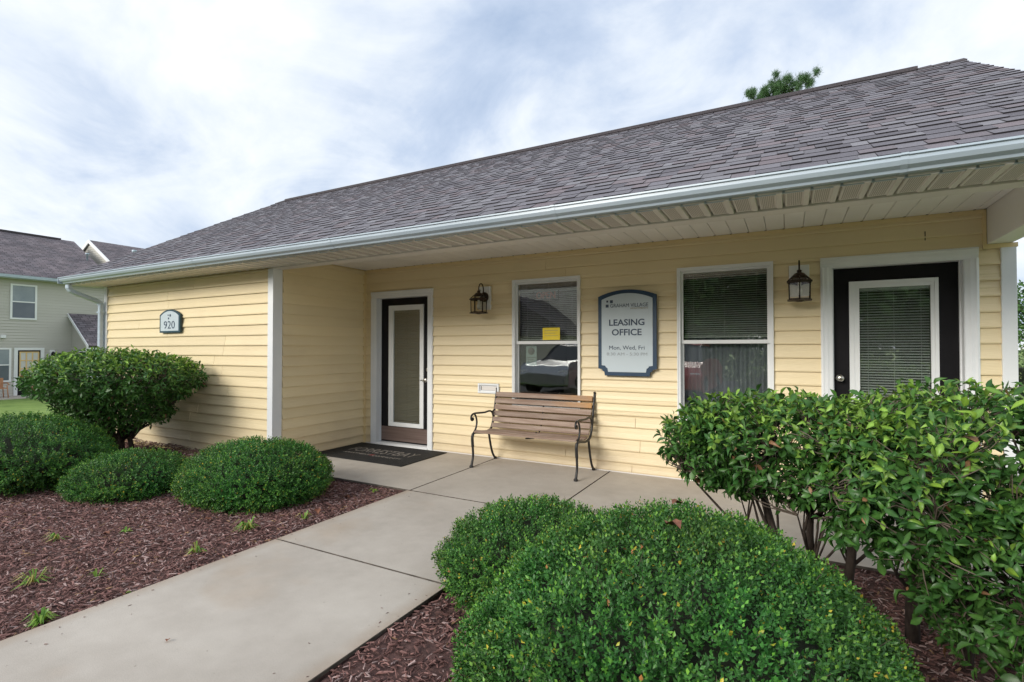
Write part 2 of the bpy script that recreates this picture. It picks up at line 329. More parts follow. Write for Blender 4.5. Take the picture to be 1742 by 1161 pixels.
def lettering(body, x, z, y, width, height, m_, parent, depth=.0015, name='lettering', flat=False, bold=0, xs=None):
    cu = bpy.data.curves.new('lettering', 'FONT'); cu.body = body; cu.align_x = 'CENTER'; cu.align_y = 'CENTER'; cu.size = 1
    cu.extrude = .01; cu.resolution_u = 3; cu.offset = bold
    ob = bpy.data.objects.new('tmp', cu); COL.objects.link(ob); dg = bpy.context.evaluated_depsgraph_get(); dg.update()
    me = bpy.data.meshes.new_from_object(ob.evaluated_get(dg)); COL.objects.unlink(ob); bpy.data.objects.remove(ob)
    co = np.array([v.co[:] for v in me.vertices]); mn, mx = co.min(0), co.max(0)
    c_ = (co - (mn + mx) / 2) / (mx - mn)
    Vn = np.zeros_like(c_)
    if flat: Vn[:, 0] = x + c_[:, 0] * width; Vn[:, 1] = z + c_[:, 1] * height; Vn[:, 2] = y + c_[:, 2] * depth
    else: Vn[:, 0] = x + c_[:, 0] * width; Vn[:, 2] = z + c_[:, 1] * height; Vn[:, 1] = y - c_[:, 2] * depth
    me.vertices.foreach_set('co', Vn.astype(np.float32).ravel()); me.materials.clear(); me.materials.append(m_); me.name = name; me.update()
    return par(link(bpy.data.objects.new(name, me)), parent)

# ------------------------------------------------------------------ ground
def gz(x, y):
    """ground height: level near the office, sloping away to the left"""
    a = np.clip((-x - 9.5) / 15, 0, 1); z = -.055 - .66 * a * a * (3 - 2 * a)
    return z
def ground():
    xs = np.concatenate([[-900, -300, -120, -60, -40], np.arange(-32, -8, 1.0), np.arange(-8, 6, 1.0), [8, 12, 20, 40, 120, 400, 900]])
    ys = np.concatenate([[-900, -200, -60, -30, -20], np.arange(-15, 20, 1.0), [25, 40, 80, 200, 900]])
    X, Y = np.meshgrid(xs, ys); Z = gz(X, Y) - .03
    V = np.stack([X, Y, Z], -1).reshape(-1, 3); nx, ny = len(xs), len(ys)
    Fq = np.array([(j * nx + i, j * nx + i + 1, (j + 1) * nx + i + 1, (j + 1) * nx + i) for j in range(ny - 1) for i in range(nx - 1)])
    o = link(bpy.data.objects.new('lawn', np_mesh('lawn', V, Fq, GRASS))); tag(o, 'mown green lawn sloping down to the far sage building', 'lawn', kind='structure')
ground()
def sheet(name, pts, z, m_, label, cat):
    mb = MB(); mb.add([(x, y, z) for x, y in pts], [tuple(range(len(pts)))]); return tag(mb.build(name, m_), label, cat, kind='structure')
def bumpy(name, x0, x1, y0, y1, st, m_, label, edge):
    xs = np.arange(x0, x1 + 1e-6, st); ys = np.arange(y0, y1 + 1e-6, st); X, Y = np.meshgrid(xs, ys)
    Z = gz(X, Y) + .0 + .012 * np.sin(X * 5.1 + 1.3 * np.sin(Y * 3)) * np.cos(Y * 4.3) + rng.normal(0, .0035, X.shape) + edge(X, Y)
    V = np.stack([X, Y, Z], -1).reshape(-1, 3); nx, ny = len(xs), len(ys)
    Fq = np.array([(j * nx + i, j * nx + i + 1, (j + 1) * nx + i + 1, (j + 1) * nx + i) for j in range(ny - 1) for i in range(nx - 1)])
    o = link(bpy.data.objects.new(name, np_mesh(name, V, Fq, m_))); tag(o, label, 'mulch bed', kind='structure'); return o
def hL(X, Y): return .02 + .05 * np.clip((Y + 2.6), 0, 1) * (X < -5.6) - .02 * np.exp(-((X + 3.22) / .12) ** 2)
def hR(X, Y): return .030 - .004 * np.exp(-((X + 1.70) / .12) ** 2)
bumpy('mulch_bed', -9.6, -3.215, -7.2, -1.66, .08, MULB, 'reddish brown mulch bed left of the concrete path', hL)
bumpy('mulch_bed', -1.70, 5, -7.2, -1.66, .08, MULB, 'reddish brown mulch bed right of the path under the shrubs', hR)
# the bed in front of the set-back left wall
def zbed(x, y, right): 
    X = np.array(x, float); Y = np.array(y, float)
    return gz(X, Y) + .012 * np.sin(X * 5.1 + 1.3 * np.sin(Y * 3)) * np.cos(Y * 4.3) + (hR(X, Y) if right else hL(X, Y))
def chips(n, x0, x1, y0, y1, right, sz, name, label):
    P = np.stack([rng.uniform(x0, x1, n), rng.uniform(y0, y1, n), np.zeros(n)], 1)
    P[:, 2] = zbed(P[:, 0], P[:, 1], right) + rng.uniform(0, .016, n)
    tv = np.array([(-.5, -.3, 0), (-.35, .35, .02), (.5, .12, 0), (.42, -.22, -.02), (-.42, -.22, .35), (-.3, .22, .42), (.38, .1, .3), (.3, -.18, .35)])
    tf = np.array([(4, 7, 6, 5), (0, 3, 7, 4), (3, 2, 6, 7), (2, 1, 5, 6), (1, 0, 4, 5)])
    a = rng.uniform(0, 2 * math.pi, n); X = np.stack([np.cos(a), np.sin(a), rng.normal(0, .28, n)], 1)
    Y = np.stack([-np.sin(a), np.cos(a), rng.normal(0, .45, n)], 1)
    l = rng.gamma(4, sz / 4, n) + .008; S = np.stack([l, np.clip(l * rng.uniform(.16, .5, n), .004, .02), rng.uniform(.006, .014, n)], 1)
    b = rng.uniform(0, 1, n)[:, None]; C = (1 - b) * np.array([.10, .048, .042]) + b * np.array([.33, .175, .155])
    lt = rng.random(n) < .16; C[lt] = np.array([.46, .33, .31]) * rng.uniform(.7, 1.2, (lt.sum(), 1))
    lt = rng.random(n) < .02; C[lt] = np.array([.36, .22, .12])
    return tag(scatter(name, tv, tf, P, X, Y, S, CHIP, C, smooth=False), label, 'mulch', kind='stuff')
chips(44000, -6.6, -3.22, -5.3, -1.67, False, .026, 'mulch_chips', 'loose red brown bark chips in the left bed')
chips(11000, -9.6, -6.6, -4.6, -1.5, False, .04, 'mulch_chips', 'coarser bark chips at the far left end of the bed')
n_ = 90; P = np.stack([np.where(rng.random(n_) < .6, -3.19 + rng.exponential(.10, n_), -1.715 - rng.exponential(.08, n_)), rng.uniform(-5, -1.7, n_), np.full(n_, .002)], 1)
a_ = rng.uniform(0, 6.28, n_); l_s = rng.uniform(.006, .02, n_)
tag(scatter('spilled_chips', np.array([(-.5, -.3, 0), (.5, -.2, 0), (.4, .3, 0), (-.4, .35, 0), (0, 0, .3)]), np.array([(0, 1, 4), (1, 2, 4), (2, 3, 4), (3, 0, 4)]), P, np.stack([np.cos(a_), np.sin(a_), a_ * 0], 1), np.stack([-np.sin(a_), np.cos(a_), a_ * 0], 1), np.stack([l_s, l_s * .4, l_s * .4], 1), CHIP, np.array([.12, .06, .05]) * rng.uniform(.6, 1.8, (n_, 1)), smooth=False), 'bits of bark spilled along the edges of the walkway', 'mulch', kind='stuff')
chips(30000, -1.695, 2.2, -5.0, -1.67, True, .026, 'mulch_chips', 'loose red brown bark chips right of the path')

# ------------------------------------------------------------------ concrete
G = .011
pathr = link(bpy.data.objects.new('path', None)); tag(pathr, 'pale concrete walkway leading up to the porch', 'path', kind='structure'); par(pathr, None, (-2.46, -4, 0))
porch = link(bpy.data.objects.new('patio', None)); tag(porch, 'pale concrete porch floor in front of the doors', 'porch floor', kind='structure'); par(porch, None, (-2, -.8, 0))
def slab(x0, x1, y0, y1, p, top=0.0):
    mb = MB(); r_ = .0025; a, b, c, d = x0 + G / 2, x1 - G / 2, y0 + G / 2, y1 - G / 2
    mb.add([(a, c, top - r_), (b, c, top - r_), (b, d, top - r_), (a, d, top - r_), (a + r_, c + r_, top), (b - r_, c + r_, top), (b - r_, d - r_, top), (a + r_, d - r_, top)], [(4, 5, 6, 7)])
    mb.add([(a, c, top - r_), (b, c, top - r_), (b, d, top - r_), (a, d, top - r_), (a + r_, c + r_, top), (b - r_, c + r_, top), (b - r_, d - r_, top), (a + r_, d - r_, top)], [(0, 1, 5, 4), (1, 2, 6, 5), (2, 3, 7, 6), (3, 0, 4, 7)], 1)
    mb.add([(a, c, -.14), (b, c, -.14), (b, d, -.14), (a, d, -.14), (a, c, top - r_), (b, c, top - r_), (b, d, top - r_), (a, d, top - r_)], [(0, 1, 5, 4), (1, 2, 6, 5), (2, 3, 7, 6), (3, 0, 4, 7), (3, 2, 1, 0)], 1)
    mb.build('slab', [CONC, CONCE], p)
for y0, y1 in ((-3.07, -1.655), (-4.85, -3.07), (-6.60, -4.85), (-7.36, -6.60)): slab(-3.20, -1.705, y0, y1, pathr)
for x0, x1 in ((-5.37, -3.17), (-3.17, -1.73), (-1.73, -.29), (-.29, 1.15), (1.15, 1.75)): slab(x0, x1, -1.65, -.002, porch)
mb = MB(); mb.box(-3.195, -1.71, -7.35, -1.66, -.15, -.016); mb.build('joint_filler', MULB, pathr)
mb = MB(); mb.box(-5.37, 1.745, -1.645, -.01, -.15, -.016); mb.build('joint_filler', MULB, porch)

# ------------------------------------------------------------------ office building
bld = empty('office_building', (-4, 0, 0), 'single storey yellow vinyl sided leasing office with grey shingle roof and white gutter', 'building')
EXP = .1275; Z0 = .11
def plank(p, q, out, a, b, z0, z1, zc, wall_, s=0):
    """one siding course piece; fn maps (along, outward, z) to world"""
    def fz(z): return .003 + .017 * (1 - (z - zc) / EXP)          # thickness tapers upwards
    n = max(1, min(8, int(abs(b - a) / .5) + 1))
    ph = random.uniform(0, 6.28); am = random.uniform(.0008, .0030)
    vs = []; prof = [(0.0, z0), (fz(z0), z0), (fz(z0) + .0015, z0 + .012), (fz((z0 + z1) / 2) - .0005, (z0 + z1) / 2), (fz(z1), z1)]
    for k in range(n + 1):
        t = a + (b - a) * k / n; dz = am * math.sin(t * 1.7 + ph) if 0 < k < n else 0; do = random.uniform(-.0008, .0012) if 0 < k < n else 0
        for (o_, z) in prof: vs.append(out(t, max(o_ + (do if o_ > .004 else 0), 0), z + (dz if z < z1 - .01 else 0)))
    m_ = len(prof); fs = []
    for k in range(n):
        for i in range(m_ - 1): fs.append((k * m_ + i, k * m_ + i + 1, (k + 1) * m_ + i + 1, (k + 1) * m_ + i))
    fs.append(tuple(range(m_))); fs.append(tuple(n * m_ + i for i in range(m_))[::-1])
    mb = MB(); mb.add(vs, fs); return mb.build('siding_plank', SIDE, wall_)
def siding(wall_, out, a, b, zlo, zhi, holes, seams=3):
    zc = Z0 - EXP
    while zc < zhi - .01:
        z0, z1 = max(zc, zlo), min(zc + EXP, zhi)
        if z1 - z0 > .008:
            # bands of constant hole pattern within this course
            cuts = sorted({z0, z1} | {h[k] for h in holes for k in (2, 3) if z0 + .004 < h[k] < z1 - .004})
            for c0, c1 in zip(cuts, cuts[1:]):
                iv = [(a, b)]
                for h in holes:
                    if h[2] < c1 - .001 and h[3] > c0 + .001:
                        nv = []
                        for s0, s1 in iv:
                            if h[1] <= s0 or h[0] >= s1: nv.append((s0, s1)); continue
                            if h[0] > s0: nv.append((s0, h[0]))
                            if h[1] < s1: nv.append((h[1], s1))
                        iv = nv
                for s0, s1 in iv:
                    if s1 - s0 < .01: continue
                    if s1 - s0 > 2.2:
                        k = random.uniform(s0 + .7, s1 - .7); plank(0, 0, out, s0, k - .0022, c0, c1, zc, wall_); plank(0, 0, out, k + .0022, s1, c0, c1, zc, wall_)
                    else: plank(0, 0, out, s0, s1, c0, c1, zc, wall_)
        zc += EXP
XL, XP, XR, YF, YB = -9.39, -5.375, 1.505, -1.48, 4.98
# openings on the porch wall: (x0,x1,z0,z1) outer casing
D1 = (-5.242, -4.148, 0, 2.153); D2 = (.262, 1.364, 0, 2.171)
W1 = (-2.937, -2.071, .66, 2.171); W2 = (-1.003, -.126, .60, 2.171)
def wall_mesh(holes, a, b, zlo, zhi, fn, th=.12):
    xs = sorted({a, b} | {h[0] for h in holes} | {h[1] for h in holes}); mb = MB()
    for x0, x1 in zip(xs, xs[1:]):
        hz = [(h[2], h[3]) for h in holes if h[0] <= x0 + 1e-6 and h[1] >= x1 - 1e-6]; z = zlo
        for h0, h1 in sorted(hz):
            if h0 > z: mb.extr([(x0, z), (x1, z), (x1, h0), (x0, h0)], fn, 0, th)
            z = h1
        if z < zhi: mb.extr([(x0, z), (x1, z), (x1, zhi), (x0, zhi)], fn, 0, th)
    return mb
holes_in = [(D1[0] + .07, D1[1] - .07, -.1, 2.08), (D2[0] + .07, D2[1] - .07, -.1, 2.10), (W1[0] + .025, W1[1] - .025, W1[2] + .025, W1[3] - .025), (W2[0] + .025, W2[1] - .025, W2[2] + .025, W2[3] - .025)]
wallb = wall_mesh(holes_in, XP, 1.56, -.1, 2.6, lambda p, q, t: (p, t + .0005, q)).build('wall', SIDET, bld)
ob = lambda t, o, z: (t, -o, z)
siding(wallb, ob, XP + .03, 1.50, .012, 2.46, [D1, D2, W1, W2, (-3.44, -3.13, .785, .915), (-3.35, -3.23, 1.94, 2.145), (.005, .175, 1.83, 2.125), (1.415, 1.6, 2.17, 2.6)])
wallf = wall_mesh([], XL, XP + 0, -.1, 2.33, lambda p, q, t: (p, YF + .001 + t, q)).build('wall', SIDET, bld)
siding(wallf, lambda t, o, z: (t, YF - o, z), XL + .07, XP - .065, -.02, 2.30, [])
wallr = wall_mesh([], YF + .12, 0, -.1, 2.6, lambda p, q, t: (XP - t, p, q)).build('wall', SIDET, bld)
siding(wallr, lambda t, o, z: (XP + o, t, z), YF + .105, -.03, .012, 2.46, [])
walll = wall_mesh([], YF + .12, YB, -.1, 2.33, lambda p, q, t: (XL + t, p, q)).build('wall', SIDET, bld)
siding(walll, lambda t, o, z: (XL - o, t, z), YF + .08, YB, -.1, 2.30, [])
wallR = wall_mesh([], .12, YB, -.1, 2.33, lambda p, q, t: (1.57 - t, p, q)).build('wall', SIDET, bld)
siding(wallR, lambda t, o, z: (1.57 + o, t, z), .08, YB, -.1, 2.30, [])
mb = MB(); mb.box(XL, 1.57, YB, YB + .12, -.1, 2.35); mb.build('wall', SIDET, bld)
# gable ends
for x, s in ((XL + .01, -1), (1.56, 1)):
    mb = MB(); mb.extr([(YF, 2.33), (YB, 2.33), (1.75, 4.36)], lambda p, q, t: (x + t, p, q), 0, -s * .1); mb.build('gable', SIDET, bld)
# floor slab inside and room
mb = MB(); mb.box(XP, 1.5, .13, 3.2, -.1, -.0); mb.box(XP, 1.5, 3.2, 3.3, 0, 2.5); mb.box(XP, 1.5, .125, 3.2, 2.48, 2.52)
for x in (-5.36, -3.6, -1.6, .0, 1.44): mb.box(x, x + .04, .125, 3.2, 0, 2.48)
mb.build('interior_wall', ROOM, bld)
# corner posts
def post(x0, x1, y0, y1, z0, z1, m_=WHITE, name='corner_post'):
    mb = MB(); mb.box(x0, x1, y0, y1, z0, z1); return bevel(mb.build(name, m_, bld), .004)
post(XP - .09, XP + .006, YF - .03, YF + .10, -.05, 2.303)
post(XL - .03, XL + .06, YF - .028, YF + .06, -.05, 2.303)
post(1.498, 1.592, -.028, .075, -.05, 2.186)
mb = MB(); mb.box(XP + .002, XP + .03, -.024, -.002, .0, 2.46); bevel(mb.build('corner_trim', SIDET, bld), .003)
mb = MB(); mb.box(XP + .001, XP + .022, -.05, -.0245, .0, 2.46); bevel(mb.build('corner_trim', SIDET, bld), .003)
mb = MB(); mb.box(XP + .03, 1.415, -.026, -.001, 2.44, 2.4725); mb.build('top_trim', SIDET, bld)
mb = MB(); mb.box(1.39, 1.4145, -.027, -.001, 2.15, 2.4395); mb.box(1.39, 1.60, -.031, -.001, 2.152, 2.186); mb.build('top_trim', SIDET, bld)
# kitchen-sink detail: wall-base flashing
mb = MB(); mb.box(XP + .02, 1.5, -.016, -.001, .0, .0115); mb.build('base_flashing', BEIGE, bld)
# beams and column
mb = MB(); mb.box(XP + .01, 1.57, -1.52, -1.375, 2.297, 2.56); bevel(mb.build('beam', BEIGE, bld), .006)
mb = MB(); mb.box(1.418, 1.575, -1.374, -.001, 2.188, 2.60); bevel(mb.build('beam', CEIL, bld), .005)
mb = MB(); mb.box(1.42, 1.573, -1.521, -1.37, 0, 2.29); bevel(mb.build('column', WHITE, bld), .006)
# ceiling boards (shade of the groove ends at the wall is put in as dark plates)
ceil = MB().box(XP, 1.42, -1.38, -.0, 2.50, 2.52).build('porch_ceiling', CEIL, bld)
x = XP + .01; proto = None
off = (-.0225 - x) % .1525
xs = [x] + [x + off + k * .1525 for k in range(60) if x + off + k * .1525 < 1.4]
for a, b in zip(xs, xs[1:] + [1.417]):
    if b - a < .02: continue
    mb = MB(); mb.extr([(a + .0, 2.50), (a + .0, 2.480), (a + .003, 2.474), (b - .006, 2.474), (b - .003, 2.480), (b - .003, 2.50)], lambda p, q, t: (p, t, q), -1.378, -.0265)
    mb.box(b - .018, b - .002, -.040, -.0268, 2.4715, 2.4738, 1)  # dark plate painted in for the recess shade at the groove end
    mb.build('ceiling_board', [CEIL, BRONZE], ceil)
# soffit panels
sof = MB().box(XL - .2, 1.78, -1.9, -1.4, 2.335, 2.345).build('soffit', BEIGE, bld)
x = -9.62
while x < 1.76:
    b = min(x + .1525, 1.78); mb = MB(); y0, y1 = -1.90, -1.523 if x > XP - .1 else -1.512
    mb.extr([(x, 2.331), (x, 2.318), (x + .004, 2.312), (b - .05, 2.312), (b - .047, 2.306), (b - .017, 2.306), (b - .013, 2.318), (b - .013, 2.331)], lambda p, q, t: (p, t, q), y0, y1)
    if x > -4.6: 
        mb.add([(x + .012, -1.87, 2.3112), (b - .058, -1.87, 2.3112), (b - .058, y1 - .022, 2.3112), (x + .012, y1 - .022, 2.3112)], [(0, 1, 2, 3)], 1)
    mb.build('soffit_panel', [BEIGE, VENT], sof); x += .1525
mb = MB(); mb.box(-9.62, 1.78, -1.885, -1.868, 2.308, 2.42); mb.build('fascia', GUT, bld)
# soffit return at the left rake
mb = MB(); mb.extr([(YF, 2.33), (YB, 2.33), (YB, 2.345), (1.75, 4.38), (YF, 2.60)], lambda p, q, t: (t, p, q), XL - .2, XL - .22); mb.build('rake_board', WHITE, bld)
mb = MB(); mb.extr([(-1.9, 2.33), (-1.55, 2.33), (1.75, 4.30), (1.75, 4.47), (-1.9, 2.42)], lambda p, q, t: (t, p, q), 1.70, 1.725); mb.build('rake_board', WHITE, bld)
# gutter (K profile) with hangers' seams
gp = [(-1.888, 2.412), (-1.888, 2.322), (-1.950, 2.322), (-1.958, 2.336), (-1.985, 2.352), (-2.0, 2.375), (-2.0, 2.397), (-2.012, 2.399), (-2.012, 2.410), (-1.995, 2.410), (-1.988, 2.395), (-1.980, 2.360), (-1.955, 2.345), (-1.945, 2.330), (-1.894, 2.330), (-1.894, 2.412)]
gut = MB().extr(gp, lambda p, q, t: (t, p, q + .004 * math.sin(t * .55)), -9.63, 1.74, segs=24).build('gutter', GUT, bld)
for x in (-6.2, -3.9, -1.55, .55):
    mb = MB(); mb.extr([(p - .0025 if p < -1.95 else p, q - .0022 if q < 2.345 else q + .0012) for p, q in gp[1:10]], lambda p, q, t: (t, p, q + .004 * math.sin(t * .55)), x, x + .035, closed=False); mb.build('gutter_seam', GUT, gut)
mb = MB(); mb.box(-9.642, -9.631, -2.008, -1.888, 2.323, 2.408); mb.build('gutter_end_cap', GUT, gut)
# downspout
def rect_sweep(mb, pts, hw, hd, side):
    pts = [Vector(p) for p in pts]; vs = []; sd_ = Vector(side).normalized()
    for i, p in enumerate(pts):
        d = (pts[min(i + 1, len(pts) - 1)] - pts[max(i - 1, 0)]).normalized(); n_ = d.cross(sd_).normalized()
        for a, b in ((-1, -.7), (-.7, -1), (.7, -1), (1, -.7), (1, .7), (.7, 1), (-.7, 1), (-1, .7)): vs.append(p + sd_ * hw * a + n_ * hd * b)
    fs = [(i * 8 + k, i * 8 + (k + 1) % 8, (i + 1) * 8 + (k + 1) % 8, (i + 1) * 8 + k) for i in range(len(pts) - 1) for k in range(8)]
    mb.add(vs, fs)
mb = MB(); dx = XL - .02
rect_sweep(mb, [(-9.50, -1.925, 2.305), (-9.50, -1.925, 2.26), (-9.495, -1.905, 2.225), (-9.48, -1.86, 2.195), (-9.42, -1.60, 2.085), (-9.415, -1.565, 2.06), (-9.41, -1.552, 2.02)], .038, .03, (1, .25, 0))
rect_sweep(mb, [(-9.41, -1.552, 2.04), (-9.41, -1.552, .12), (-9.41, -1.60, .03), (-9.41, -1.72, .0)], .036, .028, (1, 0, 0)); ds = mb.build('downspout', GUT, bld)
for z in (1.9, .8):
    mb = MB(); mb.box(dx - .055, dx + .05, -1.585, -1.52, z, z + .025); mb.build('strap', GUT, ds)

# roof
EY, EZ, RY, RZ = -1.965, 2.418, 1.75, 4.50
sl = math.hypot(RY - EY, RZ - EZ); ux, uz = (RY - EY) / sl, (RZ - EZ) / sl
def rp(x, d, h): return (x, EY + ux * d - uz * h, EZ + uz * d + ux * h)
mb = MB(); mb.add([rp(-9.6, 0, -.003), rp(1.70, 0, -.003), rp(1.70, sl, -.003), rp(-9.6, sl, -.003), rp(-9.6, 0, -.06), rp(1.70, 0, -.06), rp(1.70, sl, -.06), rp(-9.6, sl, -.06)],
                  [(0, 1, 2, 3), (7, 6, 5, 4), (0, 4, 5, 1), (1, 5, 6, 2), (3, 7, 4, 0)])
by = 2 * RY - EY
mb.add([(-9.6, RY, RZ), (1.70, RY, RZ), (1.70, by, EZ), (-9.6, by, EZ), (-9.6, RY, RZ - .07), (1.70, RY, RZ - .07), (1.70, by, EZ - .06), (-9.6, by, EZ - .06)],
       [(0, 1, 2, 3), (7, 6, 5, 4), (0, 4, 7, 3), (1, 2, 6, 5), (2, 3, 7, 6)])
roof = mb.build('roof', RIDGE, bld)
tabs = []; EX = .138; rows = int(sl / EX)
pal = [(.165, .155, .170), (.195, .185, .198), (.13, .120, .136), (.175, .145, .155), (.225, .217, .230), (.100, .092, .106), (.185, .142, .148), (.15, .141, .158)]
for r_ in range(rows + 1):
    d0 = r_ * EX; x = -9.6; thick = random.random() < .5
    while x < 1.70:
        wd_ = random.choice((.09, .12, .15, .18, .22)) * random.uniform(.85, 1.15) * (1.15 if thick else 1)
        x1 = min(x + wd_, 1.70)
        if 1.70 - x1 < .05: x1 = 1.70
        c = pal[min(7, int(random.random() ** 1.15 * 8))]; f_ = random.uniform(.9, 1.1); c = tuple((.55 * c[i] + .45 * (.168, .157, .172)[i]) * f_ * 1.10 * (.96, 1, 1.05)[i] for i in range(3))
        tabs.append((x, x1, d0, thick, c)); x = x1; thick = not thick
def tabmesh(mb, x, x1, d0, thick, c):
    h = .0115 if thick else .006; dj = random.uniform(-.002, .002); d1 = min(d0 + EX + .03, sl); g = .001
    dd = d0 + dj if thick else d0 + dj + .002
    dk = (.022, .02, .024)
    mb.add([rp(x + g, dd, h), rp(x1 - g, dd, h), rp(x1 - g, d1, .0015), rp(x + g, d1, .0015)], [(0, 1, 2, 3)], 0, c)
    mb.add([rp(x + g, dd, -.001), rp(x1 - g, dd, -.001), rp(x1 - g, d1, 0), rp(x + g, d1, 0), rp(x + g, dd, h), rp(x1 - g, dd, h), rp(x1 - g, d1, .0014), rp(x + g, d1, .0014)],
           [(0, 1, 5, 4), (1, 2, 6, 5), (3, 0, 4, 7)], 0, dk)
    if thick and d0 > 0: mb.add([rp(x + g, dd - .016, .0105), rp(x1 - g, dd - .016, .0105), rp(x1 - g, dd + .001, .0092), rp(x + g, dd + .001, .0092)], [(0, 1, 2, 3)], 0, dk) if False else None
def size(t):
    p = Vector(rp((t[0] + t[1]) / 2, t[2], 0)); d = p - CAM; fw = Vector((-math.sin(YAW), math.cos(YAW), 0)); z = d.dot(fw)
    rt = Vector((math.cos(YAW), math.sin(YAW), 0)); u = d.dot(rt) / max(z, .1)
    return (t[1] - t[0]) / z if z > .5 and abs(u) < 1.03 else 0
order = sorted(range(len(tabs)), key=lambda i: -size(tabs[i])); big = set(order[:300])
rest = MB()
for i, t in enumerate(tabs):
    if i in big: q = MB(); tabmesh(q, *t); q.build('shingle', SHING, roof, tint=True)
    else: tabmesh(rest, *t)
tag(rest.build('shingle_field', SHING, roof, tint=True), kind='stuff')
# ridge cap and raised ridge vent
for (x0, x1, h, hw) in ((-9.60, 1.70, .016, .14),):
    n = int((x1 - x0) / .14)
    mb = MB()
    for k in range(n):
        a = x0 + (x1 - x0) * k / n; b = a + (x1 - x0) / n + .01
        mb.add([(a, RY - hw * ux, RZ + h - hw * uz), (b, RY - hw * ux, RZ + h - hw * uz + .006), (b, RY, RZ + h + .008), (a, RY, RZ + h), (a, RY + hw * ux, RZ + h - hw * uz), (b, RY + hw * ux, RZ + h - hw * uz + .006),
                (a, RY - hw * ux, RZ + h - hw * uz - .015), (b, RY - hw * ux, RZ + h - hw * uz - .015)], [(0, 1, 2, 3), (3, 2, 5, 4), (6, 7, 1, 0), (0, 3, 4)])
    mb.build('ridge_cap', RIDGE, roof)
mb = MB(); mb.extr([(RY - .13, RZ - .05), (RY - .13, RZ - .012), (RY, RZ + .048), (RY + .13, RZ - .012), (RY + .13, RZ - .05)], lambda p, q, t: (t, p, q), -9.28, 1.287, segs=30)
mb.build('ridge_vent', RIDGE, roof)

# ------------------------------------------------------------------ windows
def frame4(mb, x0, x1, z0, z1, wd_, y0, y1, mi=0, bot=None):
    b = bot if bot is not None else wd_
    mb.box(x0, x0 + wd_, y0, y1, z0, z1, mi); mb.box(x1 - wd_, x1, y0, y1, z0, z1, mi)
    mb.box(x0 + wd_, x1 - wd_, y0, y1, z1 - wd_, z1, mi); mb.box(x0 + wd_, x1 - wd_, y0, y1, z0, z0 + b, mi)
def window(o, rail, blinds, label=None):
    x0, x1, z0, z1 = o; mb = MB(); frame4(mb, x0, x1, z0, z1, .028, -.034, .07)
    frame4(mb, x0 - .004, x1 + .004, z0 - .004, z1 + .004, .012, -.040, -.0345)
    wn = mb.build('window', WHITEV, bld)
    if label: wn['label'] = label
    mb = MB(); frame4(mb, x0 + .0285, x1 - .0285, rail - .012, z1 - .0285, .022, .004, .030, bot=.036); s1 = bevel(mb.build('sash', WHITEV, wn), .002)
    mb = MB(); frame4(mb, x0 + .0285, x1 - .0285, z0 + .0285, rail + .010, .024, .031, .058, bot=.05); s2 = bevel(mb.build('sash', WHITEV, wn), .002)
    mb = MB(); mb.box(x0 + .05, x1 - .05, .014, .018, rail + .024, z1 - .05); mb.build('pane', GLASS, s1)
    mb = MB(); mb.box(x0 + .052, x1 - .052, .042, .046, z0 + .078, rail - .012); mb.build('pane', GLASS, s2)
    return wn
def blind(parent, x0, x1, z0, z1, y, m_, pitch=.022, tilt=35, droop=0, stack=None):
    mb = MB(); n = int((z1 - z0) / pitch); hw = .0125; ca, sa = math.cos(R(tilt)) * hw, math.sin(R(tilt)) * hw
    for k in range(n):
        z = z1 - .03 - k * pitch
        if z < z0: break
        mb.add([(x0, y - ca, z - sa), (x1, y - ca, z - sa + droop), (x1, y + ca, z + sa + droop), (x0, y + ca, z + sa)], [(0, 1, 2, 3)])
    mb.box(x0, x1, y - .014, y + .014, z1 - .026, z1)
    for x in (x0 + (x1 - x0) * .12, (x0 + x1) / 2, x1 - (x1 - x0) * .12): mb.box(x - .0015, x + .0015, y - .0145, y - .0135, z0, z1)
    mb.box(x0, x1, y - .012, y + .012, z0 - .012, z0)
    if stack:
        for k in range(12): mb.box(x0, x1, y - .013, y + .013, stack + k * .009, stack + k * .009 + .004)
    return tag(mb.build('blind', m_, parent), kind='stuff')
wn1 = window(W1, 1.412, 0); wn2 = window(W2, 1.408, 0)
blind(wn1, W1[0] + .05, W1[1] - .05, 1.46, 2.06, .105, BLINDW, pitch=.022, tilt=30)
blind(wn1, W1[0] + .05, W1[1] - .05, 2.05, 2.15, .085, BLIND, pitch=.009, tilt=8)
blind(wn2, W2[0] + .05, W2[1] - .05, 1.47, 2.15, .085, BLINDW, tilt=32)
mb = MB()
for k in range(40):
    a = W2[0] + .05 + k * .0195; mb.add([(a, .11 + .008 * (k % 2), .6), (a + .0195, .11 + .008 * ((k + 1) % 2), .6), (a + .0195, .11 + .008 * ((k + 1) % 2), 1.5), (a, .11 + .008 * (k % 2), 1.5)], [(0, 1, 2, 3)], smooth=True)
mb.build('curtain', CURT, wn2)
mb = MB(); mb.box(W1[0] + .1, W1[1] - .3, 1.2, 1.8, 0, .74); mb.box(-2.7, -2.4, 1.0, 1.1, .74, 1.05); mb.build('desk', ROOM, bld)

